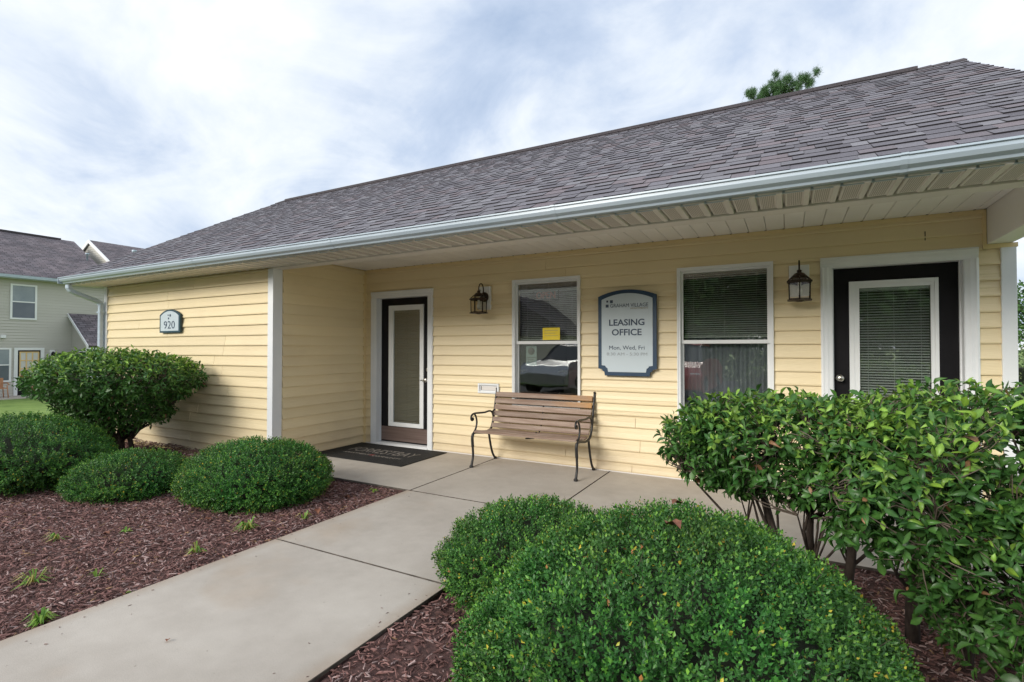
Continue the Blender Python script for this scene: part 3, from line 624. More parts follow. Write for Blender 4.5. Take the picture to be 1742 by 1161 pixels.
# ------------------------------------------------------------------ doors
def door(c, top, lite, glass, knob, kick, blindmat, tilt):
    x0, x1 = c[0], c[1]; mb = MB()
    # moulded casing
    for a, b, s in ((x0, x0 + .088, 1), (x1 - .088, x1, -1)):
        prof = [(0, 0), (0, -.030), (.016, -.036), (.030, -.030), (.052, -.028), (.066, -.022), (.088, -.018), (.088, 0)]
        base = a if s == 1 else b
        mb.extr(prof, lambda p, q, t, base=base, s=s: (base + s * p, q + .001, t), 0.0, top + .07 * 0 + .005)
    prof = [(0, 0), (0, -.031), (.016, -.037), (.030, -.031), (.052, -.029), (.066, -.023), (.088, -.019), (.088, 0)]
    mb.extr(prof, lambda p, q, t: (t, q + .001, top + .093 - p), x0, x1)
    fr = mb.build('door_frame', WHITE, bld)
    mb = MB(); mb.box(x0 + .0885, x0 + .094, -.014, .115, 0, top + .004); mb.box(x1 - .094, x1 - .0885, -.014, .115, 0, top + .004); mb.box(x0 + .0945, x1 - .0945, -.013, .115, top - .001, top + .0045)
    mb.box(x0 + .0945, x0 + .106, .06, .079, .03, top - .001); mb.box(x1 - .106, x1 - .0945, .06, .079, .03, top - .001); mb.build('jamb', WHITE, fr)
    mb = MB(); mb.extr([(-.03, .0), (-.03, .012), (.0, .026), (.11, .03), (.11, 0)], lambda p, q, t: (t, p, q), x0 + .088, x1 - .088); mb.build('threshold', WHITE, fr)
    lx0, lx1, lz0, lz1 = lite; mb = MB(); X0, X1 = x0 + .095, x1 - .095
    mb.box(X0, lx0 + .02, .0805, .122, .032, top - .003); mb.box(lx1 - .02, X1, .0805, .122, .032, top - .003)
    mb.box(lx0 + .02, lx1 - .02, .0805, .122, .032, lz0 + .02); mb.box(lx0 + .02, lx1 - .02, .0805, .122, lz1 - .02, top - .003)
    dr = mb.build('door', DARK, bld)
    mb = MB(); g0, g1, h0, h1 = glass
    for (w0, w1, y0) in ((0, .5, .066), (.5, 1, .072)):
        ax0 = lx0 + (g0 - lx0) * w0; bx0 = lx0 + (g0 - lx0) * w1; ax1 = lx1 - (lx1 - g1) * w0; bx1 = lx1 - (lx1 - g1) * w1
        az0 = lz0 + (h0 - lz0) * w0; bz0 = lz0 + (h0 - lz0) * w1; az1 = lz1 - (lz1 - h1) * w0; bz1 = lz1 - (lz1 - h1) * w1
        mb.box(ax0, bx0, y0, .1, az0, az1); mb.box(bx1, ax1, y0, .1, az0, az1); mb.box(bx0, bx1, y0, .1, az0, bz0); mb.box(bx0, bx1, y0, .1, bz1, az1)
    lf = bevel(mb.build('glass_frame', WHITEV, dr), .0025)
    mb = MB(); mb.box(g0 - .003, g1 + .003, .086, .09, h0 - .003, h1 + .003); mb.build('pane', GLASS, dr)
    blind(dr, g0 + .004, g1 - .004, h0 + .02, h1, .105, blindmat, pitch=.0235, tilt=tilt)
    if kick:
        mb = MB(); mb.box(X0 + .004, X1 - .004, .0785, .0804, .05, .245); mb.build('kick_plate', KICK, dr)
    kx = knob[0]
    mb = MB(); mb.lathe([(.033, 0), (.033, -.006), (.026, -.010), (.012, -.013), (.011, -.035), (.022, -.042), (.030, -.055), (.028, -.068), (.015, -.075)], (kx, .080, knob[1]), 14, axis='y'); mb.build('handle', BRASS, dr)
    if kick:
        mb = MB(); mb.tube([(kx, .05, knob[1]), (kx - .03, .035, knob[1]), (kx - .10, .035, knob[1] - .004)], [.009, .009, .007], 8); mb.build('handle', BRASS, dr)
        mb = MB(); mb.lathe([(.030, 0), (.030, -.010), (.024, -.016), (.010, -.018)], (kx, .080, knob[1] + .14), 14, axis='y'); mb.build('lock', BRASS, dr)
    return dr
door(D1, 2.058, (-4.996, -4.372, .255, 1.955), (-4.915, -4.443, .31, 1.885), (-4.30, .92), True, BLINDK, 38)
door(D2, 2.078, (.488, 1.126, .25, 1.952), (.566, 1.073, .31, 1.890), (.412, 1.075), False, BLINDW, 30)
# mail slot
mb = MB(); frame4(mb, -3.436, -3.134, .790, .912, .022, -.03, .0); mb.box(-3.414, -3.156, -.012, -.001, .812, .890, 0); ms_ = mb.build('mail_slot', WHITE, bld)
mb = MB(); mb.box(-3.395, -3.175, -.020, -.0125, .825, .878); bevel(mb.build('flap', BEIGE, ms_), .002)
mb = MB(); mb.box(-3.393, -3.384, -.0205, -.0201, .827, .875); mb.build('hinge', BRONZE, ms_)
# small wires/holes in siding
mb = MB(); mb.box(1.02, 1.026, -.021, -.015, 2.26, 2.335); mb.build('siding_gap', BRONZE, bld)

# ------------------------------------------------------------------ wall lanterns
def lantern(x, label):
    e = empty('wall_lantern', (x, 0, 1.78), label, 'wall lamp', 'lanterns on the porch wall'); yc = -.17
    mb = MB(); mb.box(x - .083, x + .083, -.034, -.0, 1.832, 2.122); bevel(mb.build('mounting_block', WHITEV, e), .005)
    mb = MB(); mb.lathe([(.062, -.034), (.062, -.042), (.050, -.052), (.028, -.060), (.014, -.062)], (x, 0, 1.99), 16, axis='y'); mb.build('back_plate', BRONZE, e)
    pts = [(x, -.06, 1.99)] + [(x, -.115 + .055 * math.cos(a), 2.075 + .075 * math.sin(a)) for a in np.linspace(-.6, 3.35, 14)] + [(x, yc, 2.04)]
    mb = MB(); mb.tube(pts, .0068, 8); mb.tube([(x, -.16, 2.06), (x, -.145, 2.045), (x, -.135, 2.06), (x, -.145, 2.075)], .005, 6); mb.build('arm', BRONZE, e)
    c = (x, yc)
    mb = MB(); mb.lathe([(.012, 2.060), (.022, 2.050), (.016, 2.036), (.040, 2.025), (.062, 2.000), (.066, 1.990)], (c[0], c[1], 0), 16)
    def hexring(r_, z, n=6): return [(c[0] + r_ * math.cos(math.pi * 2 * (k + .5) / n), c[1] + r_ * math.sin(math.pi * 2 * (k + .5) / n), z) for k in range(n)]
    def hexband(m_, r0, z0, r1, z1, mi=0):
        a, b = hexring(r0, z0), hexring(r1, z1); m_.add(a + b, [(k, (k + 1) % 6, 6 + (k + 1) % 6, 6 + k) for k in range(6)], mi)
    hexband(mb, .112, 1.944, .118, 1.953); hexband(mb, .118, 1.953, .106, 1.962); hexband(mb, .106, 1.962, .094, 1.9625)
    a = hexring(.112, 1.944); mb.add(a + hexring(.092, 1.944), [(k, (k + 1) % 6, 6 + (k + 1) % 6, 6 + k) for k in range(6)])
    for p, q in zip(hexring(.104, 1.96), hexring(.060, 2.0)): mb.tube([p, q], .0045, 5)
    mb.build('cap', BRONZE, e)
    mb = MB(); hexband(mb, .098, 1.961, .062, 1.995); mb.build('cap_glass', LGLASS, e)
    mb = MB()
    for p, q in zip(hexring(.097, 1.945), hexring(.093, 1.785)): mb.tube([p, q], .0055, 5)
    for z in (1.935, 1.79): mb.add(hexring(.099, z) + hexring(.099, z + .008), [(k, (k + 1) % 6, 6 + (k + 1) % 6, 6 + k) for k in range(6)])
    mb.build('cage', BRONZE, e)
    mb = MB(); hexband(mb, .091, 1.79, .094, 1.942); mb.build('glass', LGLASS, e)
    mb = MB(); a = hexring(.112, 1.778); b = hexring(.112, 1.788); mb.add(a + b, [(k, (k + 1) % 6, 6 + (k + 1) % 6, 6 + k) for k in range(6)] + [tuple(range(6)), tuple(range(6, 12))]); mb.lathe([(.02, 1.768), (.045, 1.778)], (c[0], c[1], 0), 8); mb.build('base', BRONZE, e)
    mb = MB(); mb.lathe([(.014, 1.90), (.014, 1.945)], (c[0], c[1], 0), 8); mb.lathe([(.008, 1.83), (.02, 1.845), (.024, 1.87), (.014, 1.90)], (c[0], c[1], 0), 10); mb.build('bulb', WHITEV, e)
lantern(-3.335, 'dark bronze lantern on the wall between the full glass door and the OPEN window')
lantern(.092, 'dark bronze lantern beside the right hand door with the round knob')

# ------------------------------------------------------------------ leasing office sign
def arch(x0, x1, z0, zs, zt, n=16, notch=0):
    xm = (x0 + x1) / 2; hw = (x1 - x0) / 2; h = zt - zs; r_ = (hw * hw + h * h) / (2 * h); cz = zt - r_; a0 = math.asin(hw / r_)
    top = [(xm + r_ * math.sin(a), cz + r_ * math.cos(a)) for a in np.linspace(-a0, a0, n)]
    if notch:
        q = [(x1, z0 + notch)] + [(x1 - notch * .0 - notch * (1 - math.cos(t)) * 1 , z0 + notch - notch * math.sin(t)) for t in np.linspace(0, math.pi / 2, 5)]
        br = [(x1, z0 + notch)] + [(x1 - notch + notch * math.cos(t) * .45 - notch * .0, z0 + notch * (1 - .55 * 0) - notch * .45 * math.sin(t)) for t in np.linspace(.2, 1.35, 4)] + [(x1 - notch, z0)]
        bl = [(x0 + x1 - p, q_) for p, q_ in br][::-1]
        return top + br + bl
    return top + [(x1, z0), (x0, z0)]
def solid(pts, y0, y1, name, m_, parent):
    mb = MB(); n = len(pts); vs = [(p, y0, q) for p, q in pts] + [(p, y1, q) for p, q in pts]
    mb.add(vs, [tuple(range(n)), tuple(range(2 * n - 1, n - 1, -1))] + [(i, n + i, n + (i + 1) % n, (i + 1) % n) for i in range(n)]); return mb.build(name, m_, parent)
sg = empty('leasing_sign', (-1.53, -.03, 1.05), 'arched navy framed sign reading LEASING OFFICE between the two windows', 'sign')
sx0, sx1 = -1.845, -1.21
solid(arch(sx0, sx1, 1.052, 1.915, 1.982, notch=.075), -.062, -.032, 'sign_border', NAVY, sg)
solid(arch(sx0 + .04, sx1 - .04, 1.092, 1.880, 1.942, notch=.072), -.0645, -.0625, 'sign_face', FACE, sg)
yt = -.066; xc = -1.527
solid([(sx0 + .088, 1.795), (sx0 + .120, 1.795), (sx0 + .120, 1.827), (sx0 + .088, 1.827)], yt - .001, -.065, 'logo_square', INK, sg)
solid([(sx0 + .095, 1.850), (sx0 + .116, 1.850), (sx0 + .116, 1.871), (sx0 + .095, 1.871)], yt - .001, -.065, 'logo_square', INK, sg)
solid([(sx0 + .136, 1.841), (sx0 + .168, 1.841), (sx0 + .168, 1.873), (sx0 + .136, 1.873)], yt - .001, -.065, 'logo_square', INK, sg)
lettering('GRAHAM VILLAGE', -1.500, 1.812, yt, .412, .040, INK, sg)
lettering('APARTMENTS', -1.392, 1.776, yt, .19, .017, GOLD, sg)
lettering('LEASING', xc, 1.628, yt, .385, .070, INK, sg, bold=.02)
lettering('OFFICE', xc, 1.522, yt, .325, .070, INK, sg, bold=.02)
lettering('Mon, Wed, Fri', xc, 1.352, yt, .385, .050, INK, sg)
lettering('8:30 AM - 5:30 PM', xc, 1.287, yt, .44, .033, GREYINK, sg)
# house number
hn = empty('house_number_sign', (-7.515, -1.52, 1.57), 'small arched teal framed number plate 920 on the front wall', 'sign')
y9 = YF - .03
solid(arch(-7.765, -7.265, 1.568, 1.815, 1.888), y9 - .025, y9, 'sign_border', TEAL, hn)
solid(arch(-7.735, -7.295, 1.592, 1.800, 1.866), y9 - .028, y9 - .0255, 'sign_face', FACE, hn)
lettering('920', -7.515, 1.675, y9 - .030, .27, .105, INK, hn, bold=-.005)
for a, b, s in ((-7.535, 1.765, .024), (-7.545, 1.81, .018), (-7.495, 1.805, .030)): solid([(a - s / 2, b - s / 2), (a + s / 2, b - s / 2), (a + s / 2, b + s / 2), (a - s / 2, b + s / 2)], y9 - .031, y9 - .0285, 'logo_square', INK, hn)
# window notices
op = empty('open_sign', (-2.54, .07, 1.95), 'unlit pink OPEN tube sign hanging inside the bench window', 'sign')
lettering('OPEN', -2.545, 1.985, .075, .25, .085, NEON, op, depth=.012, bold=.01)
mb = MB(); frame4(mb, -2.71, -2.38, 1.915, 2.05, .008, .080, .088); mb.build('sign_frame', ROOM, op)
mb = MB(); mb.box(-2.555, -2.335, .0100, .0128, 1.448, 1.592); ye = tag(mb.build('paper_notice', YEL), 'yellow paper notice taped in the bench window above the rail', 'notice')
for k in range(3): MB().box(-2.53, -2.36 - .03 * (k % 2), .0090, .0099, 1.555 - k * .03, 1.559 - k * .03).build('printed_line', GOLD, ye)
ng = MB().box(-2.80, -2.66, .062, .064, 1.14, 1.375).build('window_notice', PALEG); tag(ng, 'pale green notice sheet in the lower pane behind the bench', 'notice')
mb = MB(); mb.lathe([(.045, .0605), (.045, .0615)], (-2.73, 0, 1.315), 16, axis='y'); mb.build('symbol', ROOM, ng)
for k in range(4): MB().box(-2.785, -2.675 - .02 * (k % 2), .0605, .0615, 1.235 - k * .022, 1.243 - k * .022).build('printed_line', ROOM, ng)

# ------------------------------------------------------------------ doormat
dm = empty('doormat', (-4.62, -.51, 0), 'black rubber doormat with faded grey lettering before the full glass door', 'doormat')
mb = MB(); mb.box(-5.362, -3.876, -.955, -.072, .0015, .011); bevel(mb.build('mat_base', MAT, dm), .003)
mb = MB()
for k in range(28): mb.box(-5.33, -3.905, -.93 + k * .030, -.93 + k * .030 + .018, .0108, .0122)
mb.build('mat_ribs', MAT, dm)
lettering('FORRESTBAY', -4.60, -.455, .0128, 1.06, .20, MATT, dm, flat=True, bold=-.01)
lettering('APARTMENT', -4.86, -.665, .0128, .44, .05, MATT, dm, flat=True)
lettering('COMMUNITY', -4.34, -.685, .0128, .46, .05, MATT, dm, flat=True)
mb = MB(); mb.box(-4.64, -4.57, -.69, -.63, .0122, .0131); mb.build('mat_mark', MATR, dm)

# ------------------------------------------------------------------ bench
bn = empty('park_bench', (-2.54, -.3, 0), 'wooden slatted bench with black scrolled iron ends below the OPEN window', 'bench')
BX0, BX1 = -3.165, -1.905
backp = [(-.205, .385), (-.165, .40), (-.130, .445), (-.105, .53), (-.085, .62), (-.062, .71), (-.040, .80), (-.036, .825)]
seatp = [(-.545, .388), (-.50, .398), (-.40, .385), (-.30, .372), (-.205, .385)]
for X in (BX0, BX1):
    s = empty; mb = MB()
    def xt(pts): return [(X, y, z) for y, z in pts]
    def smooth(p, n=6):
        p = [np.array(q, float) for q in p]; p = [2 * p[0] - p[1]] + p + [2 * p[-1] - p[-2]]; o = []
        for i in range(1, len(p) - 2):
            for t in np.linspace(0, 1, n, endpoint=False):
                a, b, c, d = p[i - 1:i + 3]; o.append(tuple(.5 * ((2 * b) + (c - a) * t + (2 * a - 5 * b + 4 * c - d) * t * t + (3 * b - a - 3 * c + d) * t ** 3)))
        o.append(tuple(p[-2])); return o
    sp_ = smooth([(-.560, .350), (-.55, .375), (-.50, .380), (-.40, .366), (-.30, .353), (-.215, .362), (-.160, .385), (-.118, .45), (-.092, .53), (-.070, .62), (-.048, .71), (-.024, .80), (-.012, .842), (-.022, .856)])
    mb.tube(xt(sp_), .0135, 8); en = mb.build('bench_end', IRON, bn)
    mb = MB(); mb.tube(xt(smooth([(-.555, .375), (-.572, .33), (-.562, .22), (-.556, .12), (-.578, .05), (-.592, .012)])), [.017] * 12 + [.0135] * 12 + [.0145] * 7, 8); mb.lathe([(.02, 0), (.024, .012), (.016, .026)], (X, -.592, .001), 10); mb.build('leg', IRON, en)
    mb = MB(); mb.tube(xt(smooth([(-.215, .362), (-.200, .30), (-.165, .18), (-.12, .08), (-.062, .012)])), .0135, 8); mb.lathe([(.02, 0), (.022, .012), (.014, .024)], (X, -.055, .001), 10); mb.build('leg', IRON, en)
    mb = MB()
    arm = smooth([(-.096, .50), (-.13, .57), (-.19, .597), (-.30, .592), (-.42, .598), (-.52, .604), (-.575, .594), (-.598, .565), (-.588, .535), (-.562, .535), (-.556, .553)])
    mb.tube(xt(arm), [.011] * (len(arm) - 10) + [.0125] * 10, 8); mb.lathe([(.0, -.012), (.017, -.010), (.017, .010), (.0, .012)], (X, -.570, .548), 10, axis='x')
    mb.tube(xt(smooth([(-.092, .60), (-.12, .585), (-.155, .59)])), .009, 6)
    mb.tube(xt(smooth([(-.552, .380), (-.505, .42), (-.478, .49), (-.492, .555), (-.528, .60)])), .0105, 8)
    mb.build('armrest', IRON, en)
def slat(y, z, ny, nz, wd_, th=.017, m_=WOODY, x0=BX0 + .012, x1=BX1 - .012):
    d = Vector((0, nz, -ny)); n_ = Vector((0, ny, nz)); c = Vector((0, y, z)) + n_ * (th / 2 + .013); mb = MB()
    vs = [Vector((x, 0, 0)) + c + d * a * wd_ / 2 + n_ * b * th / 2 for x in (x0, x1) for a, b in ((-1, -1), (1, -1), (1, 1), (-1, 1))]
    mb.add(vs, [(0, 1, 2, 3), (7, 6, 5, 4), (0, 4, 5, 1), (1, 5, 6, 2), (2, 6, 7, 3), (3, 7, 4, 0)]); o = bevel(mb.build('slat', m_, bn), .004)
    return o
def nrm(y, z): l = math.hypot(y, z); return y / l, z / l
for y, z, (ny, nz) in ((-.528, .381, nrm(-.25, 1)), (-.455, .373, nrm(.12, 1)), (-.382, .363, nrm(.13, 1)), (-.308, .354, nrm(.1, 1)), (-.236, .359, nrm(-.2, 1))): slat(y, z, ny, nz, .057)
def worn(m_):
    m = m_.copy(); m.name = 'slat_wood_orange_end'; t = m.node_tree; b = t.nodes['Principled BSDF']; n_ = t.nodes.new; l_ = t.links.new; src = b.inputs['Base Color'].links[0].from_socket
    ge = n_('ShaderNodeNewGeometry'); sx = n_('ShaderNodeSeparateXYZ'); l_(ge.outputs['Position'], sx.inputs[0]); mr = n_('ShaderNodeMapRange'); mr.inputs[1].default_value = -2.45; mr.inputs[2].default_value = -1.92; mr.inputs[4].default_value = .8; l_(sx.outputs[0], mr.inputs[0])
    no = n_('ShaderNodeTexNoise'); no.inputs['Scale'].default_value = 12; l_(ge.outputs['Position'], no.inputs['Vector']); ml = n_('ShaderNodeMath'); ml.operation = 'MULTIPLY'; l_(mr.outputs[0], ml.inputs[0]); l_(no.outputs[0], ml.inputs[1]); m3 = n_('ShaderNodeMath'); m3.operation = 'MULTIPLY'; m3.inputs[1].default_value = 1.8; m3.use_clamp = True; l_(ml.outputs[0], m3.inputs[0])
    mx = n_('ShaderNodeMixRGB'); l_(m3.outputs[0], mx.inputs[0]); l_(src, mx.inputs[1]); mx.inputs[2].default_value = (.48, .25, .08, 1); l_(mx.outputs[0], b.inputs['Base Color']); return m
WORN = worn(WOODY)
bl_ = []
for z in (.415, .487, .560, .634, .708, .784):
    y = np.interp(z, [.385, .45, .53, .62, .71, .80], [-.160, -.118, -.092, -.070, -.048, -.026]); dy = np.interp(z, [.385, .45, .53, .8], [.9, .45, .25, .24]); ny, nz = nrm(-1, dy)
    bl_.append((slat(y, z, ny, nz, .058, m_=WORN if z > .7 else WOODY), y, z))
for X in (-2.52,):
    mb = MB(); mb.tube([(X, y, z) for y, z in ((-.50, .366), (-.40, .352), (-.30, .340), (-.215, .350), (-.14, .40), (-.10, .47), (-.078, .54), (-.060, .62), (-.04, .70))], .008, 6); mb.build('centre_strap', IRON, bn)
    for y, z in ((-.150, .425), (-.128, .490), (-.108, .560), (-.090, .632), (-.24, .394)):
        mb = MB(); mb.lathe([(.0, -.006), (.0085, -.004), (.0085, .002)], (X, y, z), 8, axis='y'); mb.build('bolt', IRON, bn)

# ------------------------------------------------------------------ shrubs
LT = np.array([(0, 0, 0), (.5, -.5, .16), (1, 0, -.05), (.5, .5, .16), (.5, 0, 0)]); LF = np.array([(0, 1, 4), (1, 2, 4), (2, 3, 4), (3, 0, 4)])
def n3(P, s, seed=0):   # cheap smooth noise
    r_ = np.random.default_rng(seed); a = 0
    for k in range(5):
        f = r_.normal(size=3) * s * (1.35 ** k); a = a + np.sin(P @ f + r_.uniform(0, 6.28)) / 5
    return a
def boxwood(label, c, rad, nsprig, leaf, sq=2.3, seed=1, zmin=-.03, dens=9, dark=1.0, flat=None):
    c = np.array(c, float); rad = np.array(rad, float); e = empty('boxwood_shrub', (c[0], c[1], -.04), label, 'shrub', 'clipped boxwood mounds')
    d = rnd_unit(int(nsprig * 2.2)); d = d[(c[2] + rad[2] * d[:, 2]) > zmin - .02][:nsprig]; n = len(d)
    k = 1 + .05 * n3(d, 3.2, seed) + .04 * n3(d, 9, seed + 1) + .02 * n3(d, 22, seed + 5)
    und = np.clip(-d[:, 2], 0, 1); k = k * (1 - .16 * und)
    hole = n3(d * rad, 30, seed + 2); depth = rng.random(n) ** 1.5 * .075 + np.clip((hole - .20) * .45, 0, .13)
    P = c + d * rad * k[:, None]; nr = d / rad; nr /= np.linalg.norm(nr, axis=1, keepdims=True); P = P - nr * depth[:, None]
    T = nr + rnd_unit(n) * .45; T[:, 2] += .2; T /= np.linalg.norm(T, axis=1, keepdims=True)       # sprig axis
    m = dens; idx = np.repeat(np.arange(n), m); j = np.tile(np.arange(m), n); N_ = n * m
    Lg = leaf * 3.1; sp_ = P[idx] + T[idx] * (Lg * (j / m - .45))[:, None]
    side = rnd_unit(n)[idx]; side = np.cross(side, T[idx]); side /= np.linalg.norm(side, axis=1, keepdims=True); s2 = np.cross(T[idx], side)
    a = j * 2.4; X = (side * np.cos(a)[:, None] + s2 * np.sin(a)[:, None]) * .9 + T[idx] * (.45 + .6 * j / m)[:, None] + rnd_unit(N_) * .3
    Y = np.cross(X, T[idx]) + rnd_unit(N_) * .25
    sz = leaf * rng.uniform(.6, 1.35, N_) * (1 - .25 * j / m); S = np.stack([sz, sz * .58, sz], 1)
    g = rng.uniform(0, 1, (N_, 1)); C = (1 - g) * np.array([.016, .062, .013]) + g * np.array([.055, .158, .030])
    tip = (j >= m - 2) & (rng.random(N_) < .55) & (np.repeat(depth, m) < .035); C[tip] = np.array([.10, .22, .03]) * rng.uniform(.7, 1.2, (tip.sum(), 1))
    yl = rng.random(N_) < .012; C[yl] = (.33, .28, .03); br = rng.random(N_) < .002; C[br] = (.3, .12, .04)
    C = C * dark * (1.15 + .35 * n3(sp_, 5, seed + 8))[:, None]; C[:, 0] *= 1 + .25 * n3(sp_, 4, seed + 9)
    tag(scatter('foliage', LT, LF, sp_, X, Y, S, LEAFB, C, e), kind='stuff')
    # twig core
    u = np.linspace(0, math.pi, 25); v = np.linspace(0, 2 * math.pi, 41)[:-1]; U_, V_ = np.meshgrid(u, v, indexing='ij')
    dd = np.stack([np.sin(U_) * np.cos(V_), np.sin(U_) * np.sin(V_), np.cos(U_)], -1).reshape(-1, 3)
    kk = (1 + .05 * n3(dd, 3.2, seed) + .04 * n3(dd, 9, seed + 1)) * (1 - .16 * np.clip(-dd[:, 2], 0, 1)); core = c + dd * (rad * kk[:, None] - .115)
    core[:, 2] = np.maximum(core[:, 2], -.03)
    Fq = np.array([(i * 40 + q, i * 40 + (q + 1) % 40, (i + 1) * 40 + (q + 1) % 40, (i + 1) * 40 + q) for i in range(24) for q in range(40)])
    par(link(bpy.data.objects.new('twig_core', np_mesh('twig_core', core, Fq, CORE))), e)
    # loose shoots
    mb = MB()
    for _ in range(int(nsprig / 25)):
        q = rng.integers(0, n); p = Vector(P[q] - nr[q] * .03); t = Vector(T[q]); mb.tube([p, p + t * .035, p + t * (.045 + .025 * rng.random())], [.0013, .001, .0006], 3, caps=False)
    tag(mb.build('twigs', TWIG, e), kind='stuff'); return e
boxwood('largest clipped boxwood mound, in the foreground right of the path', (-.335, -3.708, .255), (.683, .81, .507), 19000, .0165, seed=3, dens=9)
boxwood('rounded boxwood mound at the path edge, just behind the largest one', (-1.223, -2.915, .165), (.545, .524, .315), 8500, .0165, seed=13)
boxwood('rounded boxwood mound on the left bed nearest the path and white post', (-4.399, -2.392, .125), (.730, .60, .36), 8000, .019, seed=23)
boxwood('low flat boxwood mound in the left bed, between two bigger ones', (-5.62, -2.86, .07), (.50, .52, .275), 4200, .019, seed=33)
boxwood('wide boxwood mound at the far left, partly under the tall leafy shrub', (-7.12, -3.22, .19), (1.10, .74, .45), 8500, .021, seed=43)
boxwood('sliver of a boxwood at the bottom right corner of the view', (.60, -3.93, .02), (.40, .28, .33), 3200, .0165, seed=53)

# broadleaf template: 2 x 4 quads, folded and drooping
def leaf_t(n=4):
    vs = []; wv = [0, .62, 1, .80, 0]; 
    for i in range(n + 1):
        x = i / n; w_ = wv[i] * .5; z = .10 * math.sin(x * 3.0) - .16 * x * x
        vs += [(x, -w_, z + .22 * w_), (x, 0, z), (x, w_, z + .22 * w_)]
    fs = []
    for i in range(n): b = i * 3; fs += [(b, b + 3, b + 4, b + 1), (b + 1, b + 4, b + 5, b + 2)]
    return np.array(vs), np.array(fs)
BT, BF = leaf_t()
BTINT = np.array([(.8 + .1 * (i % 3 != 1), 1.35, .95)[0 if i % 3 == 0 else (1 if i % 3 == 1 else 2)] for i in range(len(BT))])
def bush(label, zones, trunks, leafsize, tips, seed, individual, near_fn, twn=5, young=.45, ntw=1.0):
    """zones: list of ellipsoids (centre, radii, weight); leaves in whorls at twig tips on their shells"""
    r2 = np.random.default_rng(seed); e = empty('leafy_shrub', (trunks[0][0], trunks[0][1], -.04), label, 'shrub')
    Ps, Ns, Sh = [], [], []
    for (c, rad, wt, sqz) in zones:
        c = np.array(c); rad = np.array(rad); n = int(tips * wt); d = r2.normal(size=(n, 3)); d = np.sign(d) * np.abs(d) ** sqz; d /= np.linalg.norm(d, axis=1, keepdims=True)
        k = 1 + .05 * n3(d, 4, seed) + .04 * n3(d, 11, seed + 1); dep = r2.random(n) ** 1.6 * .35
        if sqz < 1: k = k * (1 + .12 * (1 - np.abs(d).max(1)) * 0)
        P = c + d * rad * (k * (1 - dep))[:, None]; nr = d / rad; nr /= np.linalg.norm(nr, axis=1, keepdims=True)
        Ps.append(P); Ns.append(nr); Sh.append(dep)
    P = np.concatenate(Ps); nr = np.concatenate(Ns); dep = np.concatenate(Sh); inside = np.zeros(len(P), bool)
    for (c, rad, wt, sqz) in zones: inside |= (((P - np.array(c)) / (np.array(rad) * .62)) ** 2).sum(1) < 1
    keep = (~inside) & (P[:, 2] > .0) & (n3(P, 9, seed + 4) < .55); P, nr, dep = P[keep], nr[keep], dep[keep]; n = len(P)
    T = nr * .8 + r2.normal(size=(n, 3)) * .35; T[:, 2] += .35; T /= np.linalg.norm(T, axis=1, keepdims=True)
    cnt = 7; idx = np.repeat(np.arange(n), cnt); j = np.tile(np.arange(cnt), n); N_ = n * cnt
    kp = r2.random(N_) < .88; idx, j = idx[kp], j[kp]; N_ = len(idx)
    s1 = np.cross(T, r2.normal(size=(n, 3))); s1 /= np.linalg.norm(s1, axis=1, keepdims=True); s2 = np.cross(T, s1); a = j * 2.4 + r2.normal(0, .25, N_)
    el = .85 - .12 * j + r2.normal(0, .2, N_)
    rad_ = s1[idx] * np.cos(a)[:, None] + s2[idx] * np.sin(a)[:, None]
    X = rad_ * np.cos(el)[:, None] + T[idx] * np.sin(el)[:, None]; X[:, 2] -= .18 * (j / cnt)
    Y = np.cross(T[idx], rad_) + r2.normal(0, .2, (N_, 3)); sz = leafsize * r2.uniform(.45, 1.25, N_)
    O = P[idx] - T[idx] * (.012 * j)[:, None] * (leafsize / .06)
    Zax = np.cross(X, Y); fl = Zax[:, 2] < 0; Y[fl] *= -1
    S = np.stack([sz, sz * r2.uniform(.32, .52, N_), sz * r2.uniform(-.6, 2.6, N_)], 1)
    topness = np.clip((nr[:, 2][idx] + .3) / 1.2, 0, 1); g = r2.random((N_, 1)) * .6
    C = (1 - g) * np.array([.026, .085, .020]) + g * np.array([.080, .185, .038])
    yg = r2.random(N_) < young * 1.3 * topness ** 2 * (dep[idx] < .14) * (j < 6); C[yg] = np.array([.145, .265, .045]) * r2.uniform(.65, 1.2, (yg.sum(), 1))
    br = r2.random(N_) < .006; C[br] = np.array([.20, .11, .06]) * r2.uniform(.6, 1.2, (br.sum(), 1))
    C = C * r2.uniform(.8, 1.2, (N_, 1))
    # biggest leaves in view stay single objects
    fwd = np.array([-math.sin(YAW), math.cos(YAW), 0]); rt = np.array([math.cos(YAW), math.sin(YAW), 0]); rel = O - np.array(CAM); dz = rel @ fwd; uu = (rel @ rt) / np.maximum(dz, .1); vv = rel[:, 2] / np.maximum(dz, .1)
    vis = (dz > .4) & (np.abs(uu) < 1) & (np.abs(vv) < .68); facing = -(nr[idx] * rel).sum(1) / np.linalg.norm(rel, axis=1)
    score = np.where(vis & (facing > -.1), sz / np.maximum(dz, .4), 0); pick = np.argsort(-score)[:individual] if individual else np.array([], int)
    mask = np.ones(N_, bool); mask[pick] = False
    tag(scatter('foliage', BT, BF, O[mask], X[mask], Y[mask], S[mask], LEAFG, C[mask], e, tint=BTINT), kind='stuff')
    variants = []
    for q in range(6):
        vc = [(.03, .085, .022), (.05, .12, .03), (.17, .30, .04), (.04, .10, .03), (.11, .22, .04), (.17, .10, .055)][q]
        variants.append(np_mesh('leaf', BT, BF, LEAFG, np.array(vc)[None] * BTINT[:, None]))
